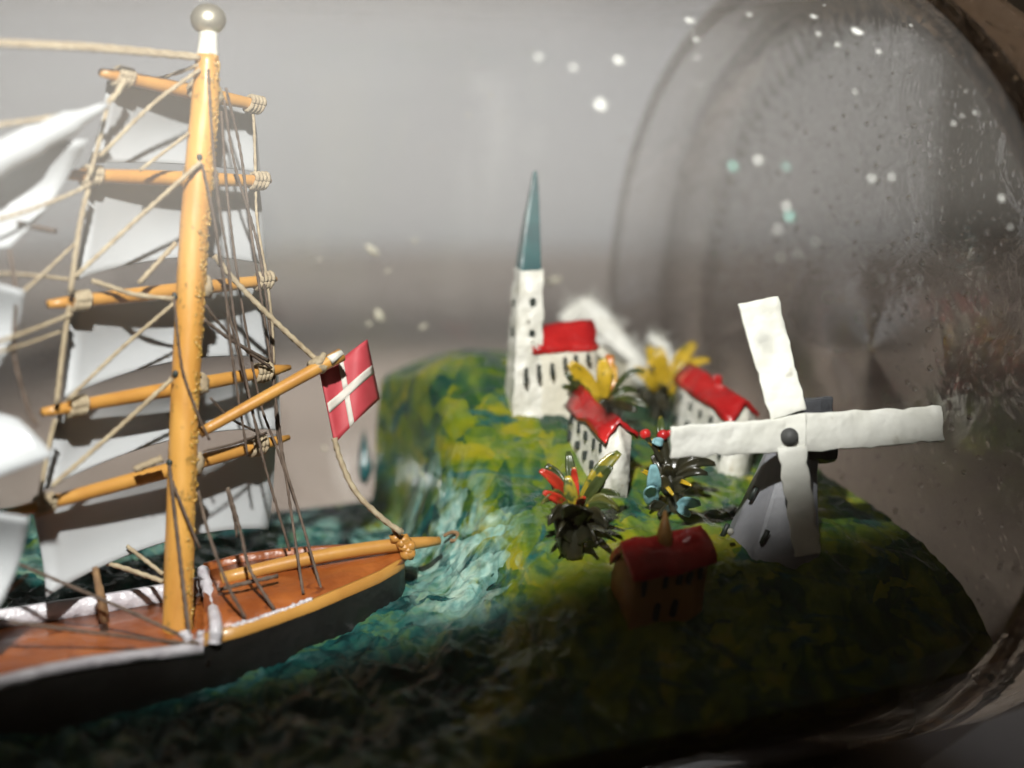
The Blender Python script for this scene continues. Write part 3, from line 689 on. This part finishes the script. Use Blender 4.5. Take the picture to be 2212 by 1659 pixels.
def house(root, bl, br, tr, tl, width, ridge, wallmat, wins, roofmat='red', eave=.05, sink=.25, thick=.05, bdir=None, roofname='roof'):
    B0, B1 = (bl, br) if isinstance(bl, Vector) else (G(*bl), G(*br)); T0, T1 = P(*tl, depth(B0)), P(*tr, depth(B1))
    nb = bdir or perp(B0, B1); o_ = nb*width; dn = Vector((0, 0, -sink))
    mid = o_*.5+ZZ*ridge
    vs = [B0+dn, B1+dn, T1, T0, B0+o_+dn, B1+o_+dn, T1+o_, T0+o_, T0+mid, T1+mid]
    fs = [(0,1,2,3),(5,4,7,6),(0,3,8,7,4),(1,5,6,9,2),(0,4,5,1),(3,2,9,8),(8,9,6,7)]
    mb = MB().add(vs, fs); wl = mb.build('wall', M[wallmat], root, smooth=True, wob=.03)
    e = (T1-T0).normalized()*eave; dz = ZZ*.02
    mb = MB(); up_ = ZZ*thick
    A0, A1, C0, C1 = T0-e-nb*eave+dz-ZZ*.04, T1+e-nb*eave+dz-ZZ*.04, T0-e+mid+dz, T1+e+mid+dz
    E0, E1 = T0-e+o_+nb*eave+dz-ZZ*.04, T1+e+o_+nb*eave+dz-ZZ*.04
    mb.add([A0, A1, C1, C0, E0, E1, A0+up_, A1+up_, C1+up_, C0+up_, E0+up_, E1+up_],
           [(0,1,2,3)[::-1],(3,2,5,4)[::-1],(6,7,8,9),(9,8,11,10),(0,1,7,6),(4,5,11,10),(0,3,9,6),(3,4,10,9),(1,2,8,7),(2,5,11,8)])
    rf = mb.build(roofname, M[roofmat], root, smooth=True, wob=.05)
    for wx, wy, ww, wh in wins:       # painted slits, by place on the front wall (0..1), half sizes in cm
        du = (B1-B0).lerp(T1-T0, wy).normalized(); bot = B0.lerp(B1, wx); top = T0.lerp(T1, wx); c = bot.lerp(top, wy)
        dv = (top-bot).normalized()
        dab(c, du, dv, nb, ww, wh, .06).build('window', M['ink'], root, smooth=False)
    return wl, rf, (B0, B1, T0, T1, nb)

# church
ch = thing('church', G(1160, 895), 'white church with tall teal spire and red roofed nave on the hilltop', 'church')
c0 = G(1118, 902); DC = depth(c0)
EX = Vector((math.cos(.26), math.sin(.26), 0)); c1 = c0+EX*.98; EY = Vector((-EX.y, EX.x, 0))
def tower(root, d0):
    ex, ey = EX, EY; d0 = depth(c0+(ex+ey)*.172)-.28
    def ring(cx, y, half):
        c = P(cx, y, d0+.28); return [c-ex*half-ey*half, c+ex*half-ey*half, c+ex*half+ey*half, c-ex*half+ey*half]
    lv = [(1131,930,.172),(1131,880,.172),(1134,760,.162),(1138,660,.148),(1141,580,.132)]
    rings = []
    for a, b2 in zip(lv, lv[1:]):
        for k in range(4): rings.append(tuple(a[j]+(b2[j]-a[j])*k/4 for j in range(3)))
    rings.append(lv[-1])
    vs = []; fs = []
    for i, (cx, y, hf) in enumerate(rings):
        vs += ring(cx, y, hf*(1+.03*noise.noise(Vector((i*.8, 1, 0)))))
    for i in range(len(rings)-1):
        for k in range(4): fs.append((i*4+k, i*4+(k+1) % 4, i*4+4+(k+1) % 4, i*4+4+k))
    fs += [(3,2,1,0), tuple(len(vs)-4+k for k in range(4))]
    tw = MB().add(vs, fs).build('tower', M['white'], root, smooth=False, wob=.025)
    sp = [(1141,583,.129),(1146,500,.098),(1152,430,.062),(1155,385,.036),(1156,368,.022)]
    vs = []; fs = []
    for cx, y, hf in sp:
        vs += ring(cx, y, hf)
    for i in range(len(sp)-1):
        for k in range(4): fs.append((i*4+k, i*4+(k+1) % 4, i*4+4+(k+1) % 4, i*4+4+k))
    fs += [(3,2,1,0), tuple(len(vs)-4+k for k in range(4))]
    MB().add(vs, fs).build('spire', M['teal'], root, smooth=False, bevel=.03)
    for fx, y, hf, cx in [(0,650,.147,1138),(0,718,.157,1136),(1,655,.147,1138),(1,716,.157,1136)]:
        c = P(cx, y, d0+.28)
        if fx == 0: q = c-ey*hf+ex*.03; nn = ey; du = ex
        else: q = c-ex*hf-ey*.0; nn = ex; du = ey
        pr = [q+du*math.cos(j*math.pi/6)*.04+ZZ*math.sin(j*math.pi/6)*.06-nn*.012 for j in range(12)]
        MB().add(pr+[v+nn*.06 for v in pr], [tuple(range(12))]+[(j, (j+1) % 12, 12+(j+1) % 12, 12+j) for j in range(12)]+[tuple(range(12,24))]).build('window', M['ink'], root, smooth=False)
    mb = MB(); random.seed(5)
    for i in range(6):
        y = random.uniform(690, 765); mb.blob(P(1142+random.uniform(-18, 18), y, d0+.12), .024, .03, .024, 10, 7, .3, i)
    mb.build('paint_drips', M['white'], tw)['kind'] = 'stuff'
tower(ch, DC)
nq = (c0+EX*.25, c1)
house(ch, nq[0], nq[1], (1291,748), (1150,764), .55, .22, 'cream', [], eave=.012)
for x, y, h_ in [(1136,813,.125),(1164,802,.12),(1194,799,.095),(1222,786,.085),(1245,779,.08),(1272,775,.07)]:
    d_ = ray(x, y); c = CAM+d_*((c0-CAM).dot(EY)/d_.dot(EY))     # on the plane of the front wall
    dab(c-EY*(.02 if x < 1170 else .0), EX, ZZ, EY, .012, h_*.78, .10).build('window', M['ink'], ch, smooth=False)

def gwins(rows, n_, y0, dy, w_, h_, seed):
    random.seed(seed); out = []
    for r in range(rows):
        for i in range(n_): out.append(((i+.55)/(n_+.2)+random.uniform(-.02, .02), y0-dy*r+random.uniform(-.02, .02), w_*random.uniform(.8, 1.2), h_*random.uniform(.8, 1.2)))
    return out
h1 = thing('house', G(1262, 1015), 'small white house with faded red roof beside the red tipped leafy plant', 'house', 'red roofed houses')
wl, rf, _ = house(h1, (1221,955), (1303,1085), (1314,946), (1231,880), .27, .14, 'white', gwins(2, 5, .74, .42, .011, .055, 1), bdir=Vector((.93,.36,0)))
h2 = thing('house', G(1500, 985), 'large white house with bright red roof and chimney behind the windmill blade', 'house', 'red roofed houses')
wl, rf, q = house(h2, (1443,932), (1562,1032), (1580,908), (1463,822), .40, .14, 'white', gwins(2, 5, .74, .40, .011, .055, 2), bdir=Vector((.80,.6,0)))
c = q[2].lerp(q[3], .52)+q[4]*.20+ZZ*.17
MB().quad_prism([c+Vector((-.05,-.05,-.06)), c+Vector((.05,-.05,-.06)), c+Vector((.05,.05,-.06)), c+Vector((-.05,.05,-.06))], ZZ*.17).build('chimney', M['red'], rf, smooth=False, bevel=.02)
h3 = thing('house', G(1430, 1360), 'ochre house with red roof and pointed turret in the shade below the plants', 'house', 'red roofed houses')
wl, rf, q = house(h3, (1356,1372), (1512,1335), (1531,1210), (1379,1250), .50, .20, 'ochre', [(.10,.8,.02,.08),(.40,.82,.02,.07),(.6,.82,.02,.07),(.75,.8,.02,.07),(.9,.82,.02,.07),(.35,.3,.02,.08),(.6,.3,.02,.08)], thick=.07)
c = q[2].lerp(q[3], .52)+q[4]*.22+ZZ*.12
MB().tube([c, c+ZZ*.18, c+ZZ*.40], [.10,.075,.012], 10).build('turret', M['ochre'], rf)
c = q[2].lerp(q[3], .86)+q[4]*.2+ZZ*.14
MB().blob(c, .17, .15, .13, 14, 9, .2, 3).build('roof_hump', M['red'], rf)
# white cottage with a cotton wool roof behind the church
h4 = thing('cottage', G(1345, 862), 'white cottage buried under fluffy cotton wool behind the church nave', 'cottage')
D4 = depth(G(1345, 862))
house(h4, (1298,868), (1385,868), (1392,800), (1296,742), .4, .08, 'cream', [(.85,.35,.015,.03),(.85,.55,.015,.03),(.9,.75,.015,.03),(.7,.4,.015,.03)], roofmat='cotton')
tuft = MB()
path = smooth_path([P(1232,694,D4+.15), P(1266,668,D4+.1), P(1305,708,D4), P(1352,762,D4-.05), P(1398,826,D4-.05)], 8)
def lump(mb, path, r, seed):
    mb.tube(path, [r*(.75+.5*abs(noise.noise(Vector((i*.35, seed, 0))))+.25*math.sin(math.pi*i/len(path))) for i in range(len(path))], 14)
    for i, p in enumerate(path): mb.blob(p+Vector((noise.noise(p*5), 0, noise.noise(p*7)))*.1, r*.9, r*.8, r*.85, 10, 7, .5, i+seed)
lump(tuft, path, .15, 1); cot = tuft.build('cotton_roof', M['cotton'], h4)
p2 = smooth_path([P(1408,728,D4+.2), P(1430,752,D4+.15), P(1452,796,D4+.1)], 6)
tuft = MB(); lump(tuft, p2, .075, 4); tuft.build('cotton_roof', M['cotton'], h4)
fib = MB(); random.seed(11)
for i in range(650):
    pp, r_ = (path, .16) if random.random() < .78 else (p2, .09)
    c = random.choice(pp); d_ = Vector((random.gauss(.25, .6), random.gauss(0, .5), random.gauss(.45, .6))).normalized()
    L_ = random.uniform(.05, .26)*random.random(); k = Vector((random.gauss(0, 1), random.gauss(0, 1), random.gauss(0, 1)))*.07
    fib.tube([c+d_*r_*.5, c+d_*(r_+L_*.4)+k*.5, c+d_*(r_+L_*.7)+k], [.004,.003,.002], 3, caps=False)
fo = fib.build('cotton_fibre', M['cotton'], cot); fo['kind'] = 'stuff'
MB().quad_prism([P(1208,720,D4+.3), P(1240,722,D4+.3), P(1238,690,D4+.3), P(1214,684,D4+.3)], FW*.1).build('gable', M['red'], h4, smooth=False, bevel=.03)

# windmill
wm0 = G(1668, 1196); DW = depth(wm0)
wm = thing('windmill', wm0, 'grey windmill with four broad white blades on the green hill', 'windmill')
lv = [(1664,1215,.56),(1664,1185,.54),(1682,1100,.43),(1700,1020,.33),(1715,960,.28)]
vs = []; fs = []; NT = 8
for cx, y, r in lv:
    c = P(cx, y, DW+.35)
    for k in range(NT):
        a = 2*math.pi*(k+.35)/NT; vs.append(c+Vector((math.cos(a)*r, math.sin(a)*r, 0)))
for i in range(len(lv)-1):
    for k in range(NT): fs.append((i*NT+k, i*NT+(k+1) % NT, (i+1)*NT+(k+1) % NT, (i+1)*NT+k))
fs += [tuple(range(NT))[::-1], tuple(len(vs)-NT+k for k in range(NT))]
MB().add(vs, fs).build('tower', M['millgrey'], wm, smooth=False, bevel=.04)
MB().quad_prism([P(1690,1005,DW+.0), P(1812,994,DW+.25), P(1802,858,DW+.25), P(1700,868,DW+.0)], FW*.55).build('cap', M['millcap'], wm, smooth=False, wob=.05, bevel=.03)
for x, y in [(1627,1066),(1652,1160),(1566,1146)]:
    yy = [l[1] for l in lv][::-1]; r = np.interp(y, yy, [l[2] for l in lv][::-1]); cx = np.interp(y, yy, [l[0] for l in lv][::-1])
    c = P(x, y, DW+.35-math.sqrt(max(r*r-((x-cx)/FPX*DW)**2, .01))*.96)
    MB().tube([c-ZZ*.07-Vector((.03,0,0)), c+ZZ*.07+Vector((.03,0,0))], .028, 6).build('window', M['ink'], wm)
DB = DW-.42
BL = [[(1664,908),(1742,886),(1680,640),(1594,656)],[(1700,904),(1700,976),(1446,989),(1449,921)],[(1722,978),(1722,894),(2030,877),(2039,953)],[(1740,962),(1678,968),(1716,1203),(1772,1195)]]
for i, c4 in enumerate(BL):
    dz = [-.02, 0, .0, -.03][i]
    far_ = [.0, -.35, .30, -.12][i]
    q = [P(c4[0][0], c4[0][1], DB+dz), P(c4[1][0], c4[1][1], DB+dz), P(c4[2][0], c4[2][1], DB+dz+far_+.06), P(c4[3][0], c4[3][1], DB+dz+far_-.03)]
    def fn(u, v): 
        p = q[0].lerp(q[1], u).lerp(q[3].lerp(q[2], u), v)
        e = 1 if u in (0, 1) else 0
        return p+FW*.03*math.sin(v*3+i)*v+UP*.028*noise.noise(Vector((v*9+i*7, u*2, 0)))+RT*.028*noise.noise(Vector((u*2, v*9+i*5, 4)))
    MB().grid(fn, 5, 18).build('blade', M['card'], wm, solid=.045, bevel=.012)
hc = P(1706, 940, DB-.04)
MB().quad_prism([P(1668,976,DB-.03), P(1742,978,DB-.03), P(1742,892,DB-.03), P(1668,904,DB-.03)], FW*.05).build('hub_plate', M['card'], wm, smooth=False, bevel=.008)
MB().tube([P(1705,943,DB-.075), P(1712,942,DB+.5)], [.088,.088], 16).build('axle', M['axle'], wm)
MB().blob(P(1578,1149,DW-.15), .035,.03,.04,9,6).build('bead', M['white'], wm)

# ------------------------------------------------------------------ plants made of small painted leaves
def leaf(root, base, tip, wpx, mat, arch=.12, d=None, doff=0., fold=.25, name='leaf'):
    dd_ = d
    a = P(*base, dd_); b_ = P(*tip, dd_+doff); L_ = (b_-a).length; wv = wpx/FPX*dd_
    dirv = (b_-a).normalized(); sidev = dirv.cross(FW).normalized(); nrm = sidev.cross(dirv)
    if nrm.dot(FW) > 0: nrm = -nrm
    def fn(u, v):
        p = a.lerp(b_, u)+ZZ*arch*math.sin(math.pi*u*.9)
        wd = wv*.5*(math.sin(math.pi*(u*.84+.07))**.7)
        k = (v-.5)*2
        return p+sidev*wd*k+nrm*(fold*wd*(abs(k)))+nrm*.02*math.sin(u*6+base[0])
    return MB().grid(fn, 9, 4).build(name, M[mat], root, solid=.02)
def stem(root, pts, r, d, mat='leafd', name='stem'):
    return MB().tube(smooth_path([P(x, y, d+o_) for x, y, o_ in pts], 5), r, 8).build(name, M[mat], root)
def plant(base, label, leaves, stems, group='leafy plants', near=0):
    g = G(*base); d = depth(g)-near
    t = thing('leafy_plant', g, label, 'plant', group)
    for s_ in stems: stem(t, *s_[:2], d, *(s_[2:]))
    for bs, tp, w_, mt, ar, do in leaves: leaf(t, bs, tp, w_*.78, mt, ar, d, do)
    return t, d
plant((1302,905), 'yellow and orange leafed plant growing between the church nave and the large house', [
  ((1296,868),(1230,785),46,'leafy',.04,-.15), ((1292,872),(1222,805),26,'leafg',-.02,-.22), ((1300,868),(1318,768),44,'leafo',.03,.1), ((1306,868),(1302,775),40,'leafy',.03,-.1),
  ((1312,868),(1328,790),30,'leafo',.0,.05), ((1312,866),(1392,812),16,'leafg',.16,-.1), ((1318,868),(1400,884),22,'leafg',.07,-.25), ((1310,872),(1376,890),26,'leafd',.03,-.3),
  ((1290,874),(1212,836),22,'leafg',.05,-.2), ((1300,872),(1262,862),24,'leafy',.03,-.3), ((1318,862),(1378,850),20,'leafg',.08,.1)],
  [([(1300,985,-.1),(1303,905,0),(1302,862,0)], .06)], near=.55)
plant((1415,905), 'bright yellow leafed plant against the corner of the large house', [
  ((1432,835),(1502,744),40,'leafy',.06,.1), ((1432,835),(1532,782),26,'leafy',.10,.0), ((1430,835),(1424,752),42,'leafy',.03,-.05), ((1425,840),(1402,748),34,'leafy',.02,.2),
  ((1420,842),(1370,800),32,'leafy',.06,-.1), ((1425,850),(1392,815),32,'leafy',.03,-.25), ((1440,850),(1470,838),24,'leafy',.03,-.2), ((1428,838),(1450,790),24,'leafg',.02,.1),
  ((1428,850),(1408,790),26,'leafd',.02,.05), ((1436,838),(1512,798),18,'leafg',.03,.05), ((1420,858),(1385,860),24,'leafd',.05,-.1), ((1422,862),(1446,840),26,'leafd',.05,-.2), ((1418,868),(1390,880),24,'leafd',.04,-.2), ((1420,866),(1440,886),26,'leafd',.04,-.25)],
  [([(1415,908,0),(1418,880,0),(1428,836,0)], .075), ([(1426,880,-.05),(1440,850,0),(1436,830,.05)], .04)])
plant((1240,1200), 'bushy dark plant with red and yellow leaf tips in front of the small house', [
  ((1236,1095),(1168,1022),30,'leafr',.08,-.2), ((1238,1090),(1180,1008),32,'leafg',.06,.0), ((1240,1088),(1228,978),30,'leafg',.02,.15), ((1244,1088),(1240,1010),22,'leafr',.0,-.1),
  ((1250,1090),(1338,982),40,'leafm',.08,-.05), ((1256,1092),(1320,1010),30,'leafg',.02,-.2), ((1252,1096),(1340,1076),22,'leafg',.10,-.15), ((1250,1110),(1318,1100),24,'leafg',.06,-.3),
  ((1236,1110),(1176,1068),28,'leafr',.05,-.3), ((1246,1112),(1262,1072),24,'leafr',.03,-.4)],
  [([(1240,1205,0),(1240,1160,-.02),(1242,1090,-.02)], .10), ([(1225,1195,0),(1215,1150,-.1),(1205,1100,-.15)], .07)])
random.seed(14)
pc = [o for o in bpy.data.objects if o.name.startswith('leafy_plant')][-1]; dp = depth(G(1240, 1200))
for bs, tp, w_, mt, ar, do in [((1240,1130),(1168,1098),30,'leafn',.20,-.2),((1240,1135),(1180,1140),34,'leafd',.16,-.3),((1246,1130),(1336,1112),28,'leafn',.20,-.1),((1246,1138),(1316,1146),34,'leafd',.15,-.3),
      ((1240,1125),(1196,1048),30,'leafn',.06,.1),((1246,1125),(1302,1042),32,'leafg',.06,.1),((1242,1128),(1226,1030),30,'leafm',.02,-.1),((1242,1140),(1222,1100),44,'leafd',.08,-.5),((1246,1140),(1272,1102),44,'leafd',.08,-.45),
      ((1240,1170),(1200,1160),40,'leafd',.12,-.3),((1246,1172),(1290,1170),40,'leafd',.12,-.3)]:
    leaf(pc, bs, tp, w_, mt, ar, dp-.05, do, .2)
t, d = plant((1455,1105), 'dark plant with pale blue leaves and red berries below the long white blade', [
  ((1412,1078),(1412,1006),40,'leafb',.0,-.3), ((1408,1088),(1404,1050),42,'leafb',.0,-.32), ((1455,1100),(1512,1090),34,'leafb',.05,-.35), ((1462,1092),(1488,1112),26,'leafb',.0,-.35),
  ((1450,1030),(1545,1008),30,'leafd',.10,.0), ((1455,1040),(1528,1028),26,'leafd',.08,-.05), ((1448,1035),(1500,978),44,'leafd',.04,.05), ((1445,1032),(1455,975),44,'leafd',.03,.05),
  ((1440,1040),(1410,985),30,'leafd',.03,.1), ((1448,1050),(1440,1000),40,'leafd',.0,-.1), ((1452,1060),(1486,1050),44,'leafd',.05,-.15), ((1450,1075),(1430,1030),34,'leafd',.0,-.2),
  ((1425,1045),(1388,1020),16,'leafy',.03,-.25), ((1438,1050),(1452,1066),12,'leafy',.0,-.3), ((1462,1040),(1492,1050),12,'leafy',.02,-.25), ((1425,970),(1428,900),22,'leafg',.02,.1), ((1424,975),(1395,950),16,'leafy',.03,0), ((1432,960),(1412,955),24,'leafb',.02,-.1),
  ((1440,1098),(1400,1100),26,'leafd',.05,-.2), ((1450,1100),(1425,1115),24,'leafd',.04,-.3)],
  [([(1455,1110,0),(1452,1060,0),(1440,1000,.05),(1428,945,.05)], .07), ([(1430,1000,0),(1412,965,0),(1394,940,-.05)], .03)])
for x, y, r in [(1394,938,.062),(1432,940,.064),(1446,936,.04)]:
    MB().blob(P(x, y, d-.02), r, r, r*.95, 14, 9, .1, x).build('berry', M['red'], t)

# ------------------------------------------------------------------ small loose things
def smear(px, label, cat, mat, thick=.05, name='putty_smear', far_=True):
    r = RI-.02
    mb = MB(); q = [on_glass(x, y, far_, r) for x, y in px]; c = sum(q, Vector())/len(q)
    inward = -(NX*c.dot(NX)+ZZ*c.z).normalized()
    vs = [c+inward*thick]+[v+inward*.0 for v in q]; n_ = len(q)
    vs += [c.lerp(v, .7)+inward*thick*.8 for v in q]
    fs = [(1+i, 1+(i+1) % n_, 1+n_+(i+1) % n_, 1+n_+i) for i in range(n_)]+[(0, 1+n_+i, 1+n_+(i+1) % n_) for i in range(n_)]+[tuple(range(1, n_+1))[::-1]]
    return tag(mb.add(vs, fs).build(name, M[mat], origin=c), label, cat)
smear([(786,925),(793,955),(800,985),(806,1010),(800,1030),(790,1048),(778,1040),(774,1010),(776,975),(781,948)], 'thin teal paint smear on the glass beside the hanging flag', 'smear', 'teal')
smear([(820,872),(834,862),(838,878),(826,888)], 'small teal paint dab on the glass right of the flag', 'smear', 'teal')

# brown curl of fibre on the water
g = G(980, 1160); dg = depth(g)-.05
tag(MB().tube(smooth_path([P(958,1158,dg), P(975,1150,dg), P(988,1152,dg), P(986,1166,dg), P(972,1168,dg)], 5), .022, 6).build('fibre_curl', M['ropebrown']), 'curled brown fibre on the foam beyond the boom end', 'fibre')

# flecks, grains and painted sparkles on the glass
def grain_label(x, y):
    if (x, y) == (1315, 888): return 'large white grain on the glass over the roof of the small house'
    if (x, y) == (1855, 65): return 'largest white grain on the glass over the dark rim of the base'
    if x < 1400: return 'round white grain on the glass between the spire and the bottle base'
    if ((x-1790)/400)**2+((y-640)/560)**2 < 1: return 'round white grain or painted sparkle on the glass over the disc of the bottle base'
    return 'small white grain or painted sparkle on the glass over the rim of the bottle base'
random.seed(21)
def fleck(x, y, rx, ry, mat, label, cat, group, far_, ang=0):
    r = RI-.012; c = on_glass(x, y, far_, r); inward = -(NX*c.dot(NX)+ZZ*c.z).normalized()
    u = AX; v = inward.cross(u).normalized(); ca, sa = math.cos(ang), math.sin(ang); u, v = u*ca+v*sa, v*ca-u*sa
    mb = MB(); vs = []; fs = []; n_ = 10
    for j in range(5):
        ph = math.pi/2*j/4
        for k in range(n_):
            a = 2*math.pi*k/n_; q = 1+.35*noise.noise(Vector((math.cos(a)*1.5+x, math.sin(a)*1.5+y, 0)))
            vs.append(c+(u*math.cos(a)*rx+v*math.sin(a)*ry)*math.cos(ph)*q+inward*math.sin(ph)*min(rx, ry)*.8)
    for j in range(4):
        for k in range(n_): fs.append((j*n_+k, j*n_+(k+1) % n_, (j+1)*n_+(k+1) % n_, (j+1)*n_+k))
    fs.append(tuple(range(n_))[::-1])
    o = mb.add(vs, fs).build('paint_fleck' if 'fleck' in label else 'grain', M[mat], origin=c)
    return tag(o, label, cat, group)
for x, y, rx, ry, an in [(820,682,.05,.10,.4),(805,540,.04,.12,.9),(1195,606,.13,.04,.2),(797,700,.03,.03,0),(914,706,.06,.025,.5),(1060,205,.02,.02,0),(1012,248,.02,.02,0),(896,520,.02,.04,.3),(838,585,.03,.02,0),(700,968,.03,.03,0),(765,870,.02,.03,0),(690,560,.02,.02,0)]:
    lb = {820: 'largest pale paint fleck, on the glass straight above the flag', 805: 'long slanted pale paint fleck on the glass between mast and spire', 1195: 'flat white paint fleck on the glass just right of the church tower', 914: 'small oblong pale paint fleck between the flag and the church tower'}.get(x, 'tiny pale paint fleck on the glass between the mast and the spire')
    fleck(x, y, rx, ry, 'specktan', lb, 'fleck', 'pale paint flecks', True, an)
for x, y, r in [(1086,250,.022),(932,325,.02),(910,612,.022),(668,570,.02),(840,408,.012),(1345,300,.02),(630,650,.014),(770,40,.018)]:
    fleck(x, y, r, r, 'speckdark', 'dark paint fleck stuck to the bottle glass against the grey wall', 'fleck', 'dark paint flecks', False)
for x, y, r in [(1492,42,.05),(1338,128,.05),(1300,225,.055),(1315,888,.075),(1855,65,.07),(1240,145,.03),(1165,122,.03),(1640,345,.035),(1885,385,.03),(1700,445,.03),(1985,602,.02),(1505,84,.03),(1810,95,.03),(2128,180,.04),(1900,110,.03),(2165,428,.03),(1760,34,.04),(2015,30,.03),(2060,110,.03),(1620,30,.03)]:
    fleck(x, y, r, r, 'speck', grain_label(x, y), 'grain', 'white grains on the glass', False)
random.seed(33); k = 0
while k < 34:  # scattered white dots that paint in sparkles of light on the base glass
    x, y = random.uniform(1480, 2205), random.uniform(0, 760)
    if ((x-1790)/400)**2+((y-640)/560)**2 < 1 and random.random() < .85: continue
    k += 1; r = random.choice([.010,.012,.016,.02,.026])
    fleck(x, y, r, r*random.uniform(.7, 1.4), 'speck', grain_label(x, y), 'grain', 'white grains on the glass', False, random.random()*3)
for x, y, r in [(1585,358,.035),(1708,468,.04),(1700,360,.025)]:
    fleck(x, y, r, r, 'speckteal', 'round pale teal grain on the glass over the disc of the bottle base', 'grain', 'teal grains on the glass', False)
# white paper on the table beside the bottle's base
M['paper'] = paint('paper', (.78,.78,.80), (.74,.74,.77), .7, 60, .05, 300)
def table_pt(x, y, z=TZ+.01):
    d_ = ray(x, y); return CAM+d_*((z-CAM.z)/d_.z)
q = [table_pt(1990,1659), table_pt(2130,1560), table_pt(2330,1490), table_pt(2600,1750), table_pt(2150,1800)]
MB().add(q+[v+ZZ*.03 for v in q], [(4,3,2,1,0),(5,6,7,8,9)]+[(i, (i+1) % 5, 5+(i+1) % 5, 5+i) for i in range(5)]).build('paper_sheet', M['paper'], smooth=False)
o = bpy.data.objects['paper_sheet']; tag(o, 'white sheet of paper on the table beside the bottle base', 'paper')
